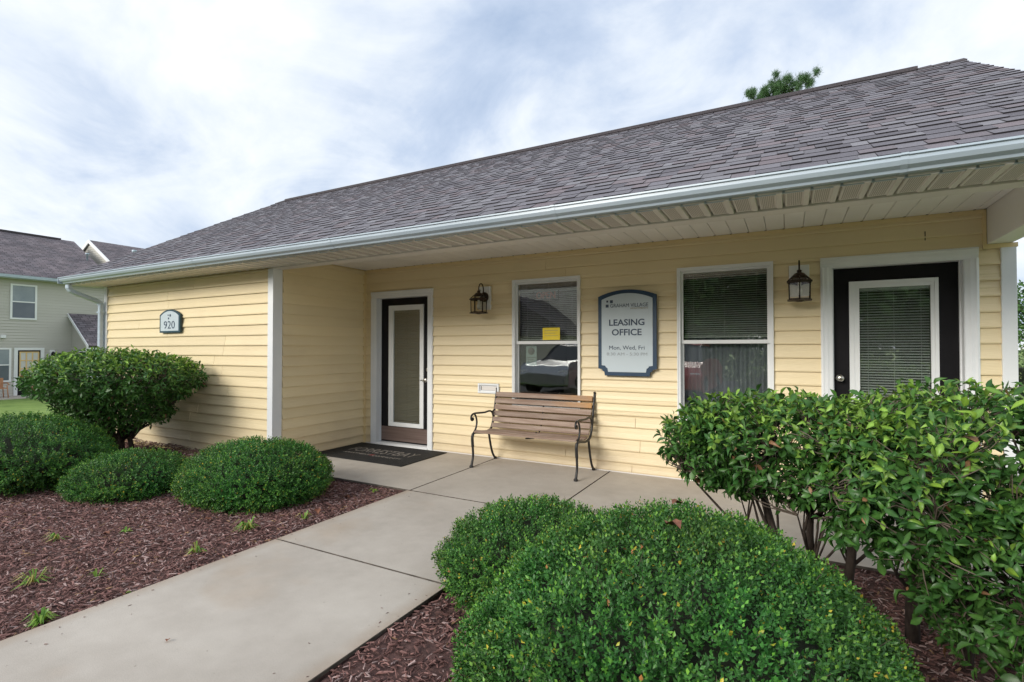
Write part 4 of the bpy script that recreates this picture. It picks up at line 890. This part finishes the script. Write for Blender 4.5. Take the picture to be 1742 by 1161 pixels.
    for q in pick:
        x_ = X[q] / np.linalg.norm(X[q]); y_ = Y[q] - x_ * (x_ @ Y[q]); y_ /= np.linalg.norm(y_); z_ = np.cross(x_, y_)
        vi = 5 if br[q] else (2 if yg[q] and q % 2 else 4 if yg[q] else (0, 1, 3)[q % 3])
        o = link(bpy.data.objects.new('leaf', variants[vi])); o.parent = e
        Mx = Matrix(((x_[0] * S[q, 0], y_[0] * S[q, 1], z_[0] * S[q, 2], O[q, 0] - wl(e)[0]), (x_[1] * S[q, 0], y_[1] * S[q, 1], z_[1] * S[q, 2], O[q, 1] - wl(e)[1]), (x_[2] * S[q, 0], y_[2] * S[q, 1], z_[2] * S[q, 2], O[q, 2] - wl(e)[2]), (0, 0, 0, 1)))
        o.matrix_basis = Mx
    # skeleton: trunks -> hubs -> twigs
    hubs = []; H = 120; hp = P[r2.choice(n, H, replace=False)] 
    top = []
    for (x, y, z, r_) in trunks:
        lean = nr.mean(0) * 0; hx, hy = x + r2.normal(0, .10), y + r2.normal(0, .08); zt = near_fn(x, y)
        pts = [(x, y, z - .02), (x + (hx - x) * .3 + r2.normal(0, .015), y + (hy - y) * .3, z + (zt - z) * .4), (hx, hy, zt)]
        MB().tube(pts, [r_, r_ * .8, r_ * .6], 7).build('trunk', BARK, e); top.append((hx, hy, zt, r_ * .6, pts[1]))
    mbb = MB(); hubpos = []
    tp = np.array([t[:3] for t in top])
    for h in hp:
        k = np.argmin(((tp - h) ** 2).sum(1)); a = Vector(top[k][:3]); st = a if r2.random() < .6 else Vector(top[k][4]); b = Vector(h)
        q = st.lerp(b, .82) ; mid = st.lerp(q, .5) + Vector(r2.normal(0, .03, 3)) + Vector((0, 0, -.02))
        rr = top[k][3] * r2.uniform(.35, .6); mbb.tube([st, mid, q], [rr, rr * .7, rr * .45], 5, caps=False); hubpos.append(q)
    tag(mbb.build('branches', BARK, e), kind='stuff')
    hb = np.array([h[:] for h in hubpos]); mtw = MB()
    sel = r2.choice(n, min(n, int(n * ntw)), replace=False)
    for q in sel:
        k = np.argmin(((hb - P[q]) ** 2).sum(1)); a = Vector(hb[k]); b = Vector(P[q]); 
        if (b - a).length > .30: continue
        m_ = a.lerp(b, .55) + Vector(r2.normal(0, .02, 3)); mtw.tube([a, m_, b - Vector(T[q]) * .0], [.0035, .0025, .0014], 3, caps=False)
    tag(mtw.build('twigs', TWIG, e), kind='stuff')
    return e
bush('big glossy leaved shrub in front of the right hand door and window',
     [((-.02, -2.44, .84), (.64, .50, .285), .36, .8), ((.80, -2.55, .85), (.80, .70, .345), .50, .8), ((1.75, -2.5, .83), (.62, .6, .35), .10, .8),
      ((.86, -2.98, .52), (.50, .36, .40), .17, .9), ((.45, -2.8, .72), (.42, .45, .26), .14, .9)],
     [(.0, -2.36, 0, .034), (.11, -2.42, 0, .026), (.24, -2.28, 0, .03), (.50, -2.45, 0, .032), (.66, -2.6, 0, .022), (.95, -2.5, 0, .034), (1.3, -2.45, 0, .03), (1.75, -2.45, 0, .034)],
     .050, 5200, 71, 300, lambda x, y: .50, ntw=.7)
bush('tall rounded shrub with bare lower stems left of the house number wall',
     [((-7.42, -2.20, .98), (1.16, .88, .37), .70, .8), ((-7.50, -2.15, .68), (.80, .62, .40), .36, .9)],
     [(-7.70, -2.02, 0, .05), (-7.62, -2.08, 0, .045), (-7.76, -2.08, 0, .04), (-7.56, -1.95, 0, .035)],
     .062, 3000, 91, 0, lambda x, y: .36, young=.5, ntw=.4)

# ------------------------------------------------------------------ weeds and fallen leaves
def weed(x, y, s, n, kind, label, right=False):
    z = float(zbed(x, y, right)); r2 = np.random.default_rng(int(abs(x * 977 + y * 131)) + n); mb = MB()
    for k in range(n):
        a = r2.uniform(0, 6.28); l = s * r2.uniform(.5, 1); h = l * r2.uniform(.25, .9); d = Vector((math.cos(a), math.sin(a), 0)); sd_ = Vector((-d.y, d.x, 0)); wd_ = .0035 + .003 * r2.random() if kind == 0 else .008
        p0 = Vector((x, y, z)); p1 = p0 + d * l * .45 + Vector((0, 0, h)); p2 = p0 + d * l + Vector((0, 0, h * .55))
        mb.add([p0 - sd_ * wd_ * .6, p0 + sd_ * wd_ * .6, p1 + sd_ * wd_, p1 - sd_ * wd_, p2], [(0, 1, 2, 3), (3, 2, 4)], 0, [(.10, .22, .03), (.16, .27, .04), (.30, .27, .08)][int(r2.integers(0, 3 if kind == 0 and s > .085 else 2))])
    tag(mb.build('weed', LEAFB, tint=True), label, 'weed', 'weeds growing through the mulch')
for a in ((-3.62, -3.0, .12, 60, 0, 'yellowish grass tuft at the path joint by the rounded boxwood'), (-3.44, -2.63, .10, 16, 0, 'small grass sprig at the path edge left of the joint'),
          (-3.51, -3.44, .10, 18, 0, 'sparse green grass sprig in the mulch beside the path'), (-4.34, -3.48, .06, 10, 1, 'tiny green seedling alone in the middle of the left bed'),
          (-3.90, -4.15, .14, 30, 0, 'spreading green grass weed near the left edge of the view'), (-4.62, -3.78, .10, 18, 0, 'thin grass weed in the mulch at the left edge, farthest from the path'),
          (-3.30, -4.32, .085, 60, 0, 'bright green weed clump lying over the path edge at bottom left'), (-3.28, -3.93, .04, 8, 1, 'tiny round leaved weed against the path edge'),
          (-3.66, -3.94, .07, 10, 0, 'pale sprig in the mulch behind the path edge weeds'), (-3.5, -1.78, .06, 9, 1, 'little weed in the mulch corner where path meets porch')): weed(*a)
def dead(x, y, z, s, label):
    a = random.uniform(0, 6.28); v = BT.copy(); v[:, 2] = v[:, 2] * 1.5 + .12 * np.sin(v[:, 0] * 9); v[:, 1] *= .75; v = v * s * 2.2
    V = np.stack([x + v[:, 0] * math.cos(a) - v[:, 1] * math.sin(a), y + v[:, 0] * math.sin(a) + v[:, 1] * math.cos(a), z + v[:, 2] + .004], 1)
    tag(link(bpy.data.objects.new('fallen_leaf', np_mesh('fallen_leaf', V, BF, BROWNL))), label, 'fallen leaf', 'fallen brown leaves')
for x, y, lb in ((-4.35, -3.58, 'curled orange brown leaf beside the tiny seedling in the bed'), (-3.72, -2.95, 'dry brown leaf beside the yellowish grass tuft'), (-3.50, -2.45, 'dry leaf in the mulch near the path, past the rounded boxwood'),
                 (-4.1, -3.05, 'brown leaf below the rounded boxwood on the left'), (-5.05, -3.3, 'brown leaf between the two left mounds and the bed edge'), (-3.55, -2.05, 'dry leaf in the narrow mulch strip before the porch')):
    dead(x, y, float(zbed(x, y, False)) + .015, .032, lb)
dead(-.30, -3.80, .775, .034, 'dark red brown leaf resting on top of the largest boxwood'); dead(-.38, -3.52, .765, .026, 'smaller curled brown leaf on top of the largest boxwood, farther back')
dead(-3.4 + .9, -4.15, .004, .012, 'tiny brown leaf bit on the concrete path')

# ------------------------------------------------------------------ sage building on the left
sb = empty('apartment_building', (-32, 3, -.72), 'two storey sage green apartment building beyond the lawn at far left', 'building')
FX = -29.9
def saw(mb, fn, a, b, z0, z1, ex=.127):
    z = z0
    while z < z1:
        zt = min(z + ex, z1); mb.add([fn(a, 0, z), fn(b, 0, z), fn(b, .026, z), fn(a, .026, z), fn(b, .003, zt), fn(a, .003, zt)], [(0, 1, 2, 3), (3, 2, 4, 5)]); z = zt
mb = MB(); mb.box(FX - 9.6, FX - .004, -14, 8.0, -.8, 4.5); saw(mb, lambda t, o, z: (FX + o, t, z), -14, 13.0, -.72, 4.45)
mb.extr([(FX - 9.2, 4.5), (FX - .01, 4.5), (FX - 4.4, 7.0)], lambda p, q, t: (p, t, q), 7.4, 7.55); mb.build('wall', SAGE, sb)
def roofp(ridgex, z, ridgez, half, y0, y1, name='roof'):
    mb = MB()
    for s in (1, -1): mb.add([(ridgex + s * half, y0, z), (ridgex + s * half, y1, z), (ridgex, y1, ridgez), (ridgex, y0, ridgez), (ridgex + s * half, y0, z - .12), (ridgex + s * half, y1, z - .12), (ridgex, y1, ridgez - .12), (ridgex, y0, ridgez - .12)],
                             [(0, 1, 2, 3), (4, 7, 6, 5), (0, 4, 5, 1), (1, 5, 6, 2), (3, 7, 4, 0)])
    return mb.build(name, FARROOF, sb)
roofp(-34.3, 4.58, 7.22, 4.8, -14.2, 7.5)
MB().box(-34.42, -34.18, -14.2, 6.9, 7.18, 7.27).build('ridge_cap', RIDGE, sb)
mb = MB(); mb.extr([(0, 4.40), (.12, 4.44), (.13, 4.56), (0, 4.56)], lambda p, q, t: (-29.52 + p, t, q), -14.2, 7.6); mb.build('gutter', GUT, sb)
mb = MB(); mb.box(FX, -29.52, -14.2, 7.6, 4.42, 4.45); mb.build('soffit', BEIGE, sb)
# wing behind with the small gable
mb = MB(); mb.box(-38.5, -29.3, 8.0, 20, -.8, 4.5)
saw(mb, lambda t, o, z: (t, 8.12 - o, z), -36.0, -30.6, 4.5, 4.6)
z = 4.55
while z < 7.25:
    hw = (7.30 - z) / .59; mb.add([(-33.9 - hw, 8.1 - .018, z), (-33.9 + hw, 8.1 - .018, z), (-33.9 + hw - .21, 8.1 - .003, z + .127), (-33.9 - hw + .21, 8.1 - .003, z + .127)], [(0, 1, 2, 3)]); z += .127
mb.extr([(-38.6, 4.5), (-29.2, 4.5), (-33.9, 7.27)], lambda p, q, t: (p, t, q), 8.1, 8.3)
mb.build('wall', SAGE, sb); roofp(-33.9, 4.45, 7.36, 4.95, 8.0, 20)
mb = MB()
for s in (1, -1): mb.extr([(0, 7.32), (s * 5.0, 4.38), (s * 5.0, 4.56), (0, 7.50)], lambda p, q, t: (-33.9 + p, t, q - .12), 7.98, 8.03)
mb.build('rake_board', WHITE, sb)
MB().lathe([(.05, 5.7), (.05, 6.25), (.09, 6.25), (.09, 6.32)], (-32.0, 7.2, 0), 8).build('roof_vent', GUT, sb)
MB().lathe([(.05, 6.2), (.05, 6.55), (.12, 6.55), (.12, 6.68)], (-31.0, 8.9, 0), 8).build('roof_vent', GUT, sb)
def fwin(y0, y1, z0, z1):
    mb = MB(); frame = lambda a, b, c, d, wd_, x0, x1: (mb.box(x0, x1, a, a + wd_, c, d), mb.box(x0, x1, b - wd_, b, c, d), mb.box(x0, x1, a + wd_, b - wd_, d - wd_, d), mb.box(x0, x1, a + wd_, b - wd_, c, c + wd_))
    frame(y0, y1, z0, z1, .07, FX + .0, FX + .06); zm = (z0 + z1) / 2; mb.box(FX + .005, FX + .05, y0 + .07, y1 - .07, zm - .025, zm + .025); f = mb.build('window', WHITEV, sb)
    MB().box(FX + .036, FX + .040, y0 + .07, y1 - .07, zm + .025, z1 - .07).build('pane', PBL, f); MB().box(FX + .036, FX + .040, y0 + .07, y1 - .07, z0 + .07, zm - .025).build('pane', PDK, f)
PBL = pm('far_glass_upper', (.20, .24, .27), (.30, .34, .37), scale=1, rough=.12); PDK = pm('far_glass_lower', (.09, .11, .14), (.13, .15, .18), scale=1, rough=.1)
fwin(3.60, 4.50, 2.65, 4.21); fwin(2.55, 3.66, -.09, 1.39); fwin(-1.2, .3, -.09, 1.39); fwin(-1.0, -.1, 2.65, 4.21)
mb = MB(); mb.box(FX, FX + .07, 3.75, 3.87, -.70, 1.40); mb.box(FX, FX + .07, 4.65, 4.78, -.70, 1.40); mb.box(FX, FX + .07, 3.87, 4.65, 1.29, 1.40); f = mb.build('door_frame', WHITEV, sb)
mb = MB(); mb.box(FX + .005, FX + .038, 3.88, 4.645, -.70, 1.285); dd = mb.build('door', DARK, sb)
mb = MB()
y0, y1, z0, z1 = 3.95, 4.58, .10, 1.20
for k in range(4): yy = y0 + (y1 - y0) * k / 3; mb.box(FX + .0395, FX + .065, yy - .022, yy + .022, z0, z1)
for k in range(4): q = z0 + (z1 - z0) * k / 3; mb.box(FX + .0395, FX + .062, y0 - .02, y1 + .02, q - .022, q + .022)
mb.build('glazing_bars', YELT, dd); MB().box(FX + .039, FX + .044, y0, y1, z0, z1).build('pane', BLINDW, dd)
wl_ = empty('wall_light', (FX + .1, 5.07, 1.05), 'small white and black wall light on the sage building', 'wall lamp')
MB().box(FX + .018, FX + .05, 4.98, 5.16, 1.0, 1.30).build('mounting_block', WHITEV, wl_); mb = MB(); mb.lathe([(.05, .95), (.075, 1.0), (.07, 1.15), (.03, 1.22)], (FX + .14, 5.07, 0), 8); mb.build('lamp_body', DARK, wl_)
tag(MB().box(FX + .018, FX + .16, 3.28, 3.45, 1.82, 1.94).build('floodlight', WHITEV), 'small white box light on the sage wall between floors', 'floodlight')
mb = MB(); mb.box(-29.3, -28.5, 5.1, 5.9, -.75, .82); mb.box(-29.32, -28.48, 5.08, 5.92, .825, .88); tag(bevel(mb.build('air_conditioner', DARK), .02), 'dark boxed unit beside the sage building wall', 'air conditioner')
# entry porch with steep roof
ep = mb = MB(); mb.box(FX, -28.25, 5.82, 9.4, -.75, 1.3); z = -.7
while z < 2.9:
    hwx = -28.3 if z < 1.45 else -28.3 - (z - 1.45) * 1.02
    mb.add([(FX, 5.80, z), (max(hwx, FX), 5.80, z), (max(hwx - .12 * (z > 1.4), FX), 5.815, z + .127), (FX, 5.815, z + .127)], [(0, 1, 2, 3)]); z += .127
mb.build('porch_wall', SAGE, sb)
mb = MB(); a, b = (FX - .02, 3.05), (-27.85, 1.50)
mb.add([(a[0], 5.65, a[1]), (b[0], 5.65, b[1]), (b[0], 9.5, b[1]), (a[0], 9.5, a[1]), (a[0], 5.65, a[1] - .1), (b[0], 5.65, b[1] - .1), (b[0], 9.5, b[1] - .1), (a[0], 9.5, a[1] - .1)], [(0, 1, 2, 3), (4, 7, 6, 5), (1, 5, 6, 2)]); mb.build('porch_roof', FARROOF, sb)
mb = MB(); mb.add([(a[0], 5.62, a[1]), (b[0], 5.62, b[1]), (b[0], 5.62, b[1] - .14), (a[0], 5.62, a[1] - .14), (a[0], 5.66, a[1]), (b[0], 5.66, b[1]), (b[0], 5.66, b[1] - .14), (a[0], 5.66, a[1] - .14)], [(0, 1, 2, 3), (0, 4, 5, 1), (3, 2, 6, 7), (1, 5, 6, 2)])
mb.box(-28.15, -27.85, 5.68, 9.5, 1.33, 1.47); mb.box(-28.25, -28.0, 5.68, 5.9, -.75, 1.33); mb.build('porch_trim', WHITE, sb)
mb = MB(); mb.box(-29.0, -28.30, 5.74, 5.79, .1, 1.28); mb.build('window', WHITEV, sb); mb = MB(); mb.box(-28.92, -28.38, 5.73, 5.738, .2, 1.20); mb.build('pane', DARK, sb)
mb = MB(); mb.tube([(-28.1, 5.8, .75), (-27.6, 6.6, 1.30)], .04, 4); mb.tube([(-28.1, 5.8, .95), (-27.6, 6.6, 1.5)], .04, 4); mb.build('porch_rail', WHITE, sb)
mb = MB(); mb.box(-29.88, -28.3, -10, 5.7, -.80, -.70); tag(mb.build('pavement', CONC), 'narrow concrete walk along the foot of the sage building', 'pavement', kind='structure')
ch = empty('patio_chair', (-28.9, 2.95, -.70), 'terracotta coloured patio chair at the extreme left on the far walk', 'chair')
mb = MB(); mb.box(-29.15, -28.7, 2.75, 3.2, -.32, -.28); mb.build('seat', TERRA, ch)
mb = MB(); mb.box(-29.18, -29.13, 2.75, 3.2, -.28, .12); mb.build('backrest', TERRA, ch)
mb = MB(); mb.tube([(-29.15, 3.22, -.1), (-28.85, 3.25, -.08), (-28.72, 3.25, -.16)], .025, 5); mb.tube([(-29.15, 2.73, -.1), (-28.85, 2.70, -.08), (-28.72, 2.70, -.16)], .025, 5); mb.build('armrest', TERRA, ch)
for sx, sy in ((0, 0), (0, 1), (1, 0), (1, 1)):
    mb = MB(); mb.tube([(-29.13 + sx * .42, 2.77 + sy * .42, -.30 + sx * .14), (-29.18 + sx * .5, 2.73 + sy * .5, -.70)], .02, 5); mb.build('leg', TERRA, ch)

# ------------------------------------------------------------------ trees and hedges beyond
def leafcloud(name, cs, rs, n, leaf, cols, parent, seed, mat_=LEAFB, shell=.55):
    r2 = np.random.default_rng(seed); P = []; 
    k = r2.integers(0, len(cs), n); d = r2.normal(size=(n, 3)); d /= np.linalg.norm(d, axis=1, keepdims=True); rr = shell + (1 - shell) * r2.random(n) ** .6
    P = np.array(cs)[k] + d * np.array(rs)[k] * (rr * (1 + .12 * n3(d, 6, seed)))[:, None]
    X = r2.normal(size=(n, 3)); Y = r2.normal(size=(n, 3)); sz = leaf * r2.uniform(.6, 1.4, n); S = np.stack([sz, sz * .55, sz], 1)
    g = r2.random((n, 1)); C = (1 - g) * np.array(cols[0]) + g * np.array(cols[1])
    return tag(scatter(name, LT, LF, P, X, Y, S, mat_, C, parent), kind='stuff')
def tree(x, y, z0, h, r_, label, seed, cols=((.02, .06, .015), (.06, .13, .03)), leaf=.16, n=9000):
    e = empty('tree', (x, y, z0), label, 'tree', 'trees around the office'); r2 = np.random.default_rng(seed); cs = []; rs = []
    for k in range(14):
        a = r2.uniform(0, 6.28); q = r_ * r2.uniform(.1, .62); cs.append((x + q * math.cos(a), y + q * math.sin(a), z0 + h * r2.uniform(.38, .85))); rs.append(tuple(np.array([1, 1, .75]) * r_ * r2.uniform(.28, .5)))
    leafcloud('crown', cs, rs, n, leaf, cols, e, seed)
    mb = MB(); mb.tube([(x, y, z0 - .1), (x + .1, y, z0 + h * .3), (x - .05, y + .1, z0 + h * .62)], [h * .028, h * .02, h * .01], 8)
    for c in cs[:8]: mb.tube([(x + .08, y, z0 + h * r2.uniform(.25, .5)), tuple(np.array(c) * .5 + np.array((x, y, z0 + h * .45)) * .5), c], [h * .01, h * .007, h * .003], 5)
    mb.build('trunk', BARK, e)
tree(9.2, 24, -.1, 4.6, 3.2, 'dark green tree behind the hedge at the right edge', 5, leaf=.14, n=9000)
hg = empty('hedge', (3.9, 7, -.08), 'variegated pale green hedge right of the white corner post', 'hedge')
leafcloud('foliage', [(3.9, 7.0, .5), (4.6, 7.3, .5), (4.2, 6.2, .3)], [(.75, .7, .95), (.9, .8, .95), (.7, .6, .65)], 14000, .045, ((.05, .10, .04), (.22, .28, .13)), hg, 8)
MB().box(3.6, 4.9, 6.4, 7.4, -.1, 1.0).build('twig_core', CORE, hg)
# pine behind the roof
pe = empty('pine_tree', (-.9, 22.8, -.1), 'pine tree whose top shows just above the roof ridge', 'tree'); r2 = np.random.default_rng(4)
mb = MB(); mb.tube([(-.9, 22.8, -.2), (-.85, 22.8, 8), (-.7, 22.7, 13.6)], [.24, .17, .05], 8); mb.build('trunk', BARK, pe)
mb = MB(); ndl = []
fw_ = [(-2.25, 13.05), (-2.05, 13.1), (-1.95, 12.9), (-1.5, 13.45), (-1.35, 13.35), (-1.2, 13.3), (-1.15, 13.5), (-.75, 14.05), (-.55, 14.45), (-.45, 14.1), (-.3, 14.05), (-.15, 14.2), (0, 14.1), (-.65, 13.75), (-.35, 13.8), (-.1, 13.75), (.1, 13.7), (.35, 14.0), (.5, 14.15), (.6, 13.9), (.75, 14.0), (.95, 14.1), (1.15, 14.1), (.8, 13.7), (.4, 13.6), (-.95, 13.7), (-.5, 13.45), (-.2, 13.9)]
fw_ += [(-.75 + r2.normal(0, .55), 13.75 + r2.normal(0, .16)) for _ in range(10)] + [(-2.2 + .12 * q, 12.95 + .05 * q + r2.normal(0, .08)) for q in range(10)]
for k in range(80):
    if k < len(fw_): p = (fw_[k][0] + .12, 22.6 + r2.normal(0, .3), fw_[k][1] + .26)
    else: a = r2.uniform(0, 6.28); q = r2.uniform(.6, 2.6); p = (-.8 + q * math.cos(a), 22.7 + q * math.sin(a), r2.uniform(9.5, 13.2))
    mb.tube([(-.8, 22.75, p[2] - r2.uniform(.4, 1.1)), (p[0] * .6 - .32, 22.7, p[2] - .35), (p[0], p[1], p[2] - .1)], [.03, .02, .01], 4); ndl.append(p)
mb.build('branches', BARK, pe)
nn_ = 420; P = np.repeat(np.array(ndl), nn_, 0); D_ = r2.normal(size=(len(P), 3)) * np.array([.8, .8, .8]) + np.array([0, 0, .55]); D_ /= np.linalg.norm(D_, axis=1, keepdims=True)
P = P + r2.normal(size=P.shape) * np.array([.07, .07, .10]); sz = r2.uniform(.12, .22, len(P)); tvn = np.array([(0, -.5, 0), (0, .5, 0), (1, 0, 0)]); tfn = np.array([(0, 1, 2)])
tag(scatter('needles', tvn, tfn, P, D_, r2.normal(size=P.shape), np.stack([sz, np.full(len(P), .016), sz], 1), NEEDLE, np.array([.065, .14, .05]) * r2.uniform(.6, 1.5, (len(P), 1)), pe), kind='stuff')

# ------------------------------------------------------------------ behind the camera: what the windows reflect
sheet('parking_lot', [(-40, -9), (30, -9), (30, -19), (-40, -19)], -.075, ASPH, 'asphalt parking area in front of the office, behind the viewer', 'parking area')
b2 = empty('neighbour_building', (-15, -27, -.1), 'tan two storey building across the parking area, mirrored in the bench window', 'building')
mb = MB(); mb.box(-26, -8, -33, -26, -.2, 6.6); saw(mb, lambda t, o, z: (t, -26 + o, z), -26, -8, -.1, 6.6, .2); mb.box(-20, -11.6, -26, -22, -.2, 2.1); mb.build('wall', TAN, b2)
mb = MB(); mb.extr([(-20.5, 2.1), (-11.0, 2.1), (-14.6, 4.6), (-17, 4.6)], lambda p, q, t: (p, t, q), -25.9, -21.6); mb.build('roof', FARROOF, b2)
mb = MB(); mb.extr([(-26.4, 6.6), (-7.6, 6.6), (-17, 10.2)], lambda p, q, t: (p, t, q), -33.4, -25.4); mb.build('roof', FARROOF, b2)
for x, z in ((-24, 3.4), (-22, 3.4), (-10, 3.4), (-24, .6), (-9.8, .6)):
    f = MB().box(x, x + 1.1, -25.97, -25.9, z, z + 1.5).build('window', WHITEV, b2); MB().box(x + .1, x + 1.0, -25.89, -25.88, z + .1, z + 1.4).build('pane', PDK, f)
def car(x, y, rz, m_, label, kind=0):
    e = empty('parked_car', (x, y, -.075), label, 'car', 'cars parked in front of the office'); ca, sa = math.cos(rz), math.sin(rz)
    def T_(p): return (x + p[0] * ca - p[1] * sa, y + p[0] * sa + p[1] * ca, -.075 + p[2])
    def ex(prof, w0, w1, name, mm):
        mb = MB(); n = len(prof); vs = [T_((p, -w0(q), q)) for p, q in prof] + [T_((p, w0(q), q)) for p, q in prof]
        mb.add(vs, [tuple(range(n)), tuple(range(2 * n - 1, n - 1, -1))] + [(i, (i + 1) % n, n + (i + 1) % n, n + i) for i in range(n)]); return bevel(mb.build(name, mm, e), .04, 2)
    body = ex([(-2.2, .35), (-2.25, .75), (-2.05, .98), (-1.1, 1.05), (1.0, 1.05), (2.0, .92), (2.25, .70), (2.22, .32), (1.8, .25), (-1.8, .25)], lambda q: .88 - .06 * (q > .9), 0, 'body', m_)
    ex([(-1.9, 1.0), (-1.45, 1.5), (.1, 1.55), (1.0, 1.04)], lambda q: .74 - .14 * (q > 1.2), 0, 'cabin', CARG)
    ex([(-1.42, 1.505), (-1.2, 1.58), (.0, 1.60), (.08, 1.56)], lambda q: .60, 0, 'roof_panel', m_)
    for px in (-1.35, 1.4):
        for s in (-1, 1):
            mb = MB(); vs = []
            for h in (.68, .88):
                for k in range(16): a = 2 * math.pi * k / 16; vs.append(T_((px + .33 * math.cos(a), s * h, .33 + .33 * math.sin(a))))
            mb.add(vs, [tuple(range(16)), tuple(range(31, 15, -1))] + [(k, (k + 1) % 16, 16 + (k + 1) % 16, 16 + k) for k in range(16)]); wh = mb.build('wheel', TYRE, e)
            mb = MB(); vs = [T_((px + .19 * math.cos(2 * math.pi * k / 12), s * .89, .33 + .19 * math.sin(2 * math.pi * k / 12))) for k in range(12)]; mb.add(vs, [tuple(range(12))]); mb.build('rim', STEEL, wh)
    for s in (-1, 1):
        mb = MB(); vs = [T_(p) for p in ((2.235, s * .55, .62), (2.235, s * .82, .62), (2.20, s * .82, .78), (2.20, s * .55, .78))]; mb.add(vs, [(0, 1, 2, 3)]); mb.build('headlight', WHITEV, e)
car(-6.3, -10.6, R(96), SILVER, 'silver car parked behind the viewer, mirrored in the bench window')
car(-2.9, -11.0, R(90), REDP, 'red car parked behind the viewer, mirrored in the right window')
for i, (x, y, h, r_, lb) in enumerate(((-4.2, -21, 7.5, 3.2, 'green tree across the parking area mirrored in the left of the right window'), (.2, -22, 8.5, 3.6, 'round tree across the parking area mirrored in the right window'), (4.8, -21, 9, 3.8, 'broad green tree across the parking area mirrored in the right door'), (10.5, -23, 10, 4.2, 'tall tree across the parking area farthest to the right'))):
    tree(x, y, -.1 - h * .22, h * 1.22, r_, lb, 60 + i, leaf=.42, n=13000, cols=((.03, .08, .02), (.09, .18, .04)))
leafcloud_hedge = empty('hedge', (2, -19.6, -.1), 'long green hedge at the far side of the parking area behind the viewer', 'hedge')
leafcloud('foliage', [(x, -19.8, .7) for x in np.arange(-6, 14, 1.2)], [(1.0, .7, 1.4)] * 17, 22000, .2, ((.03, .08, .02), (.08, .17, .04)), leafcloud_hedge, 77)
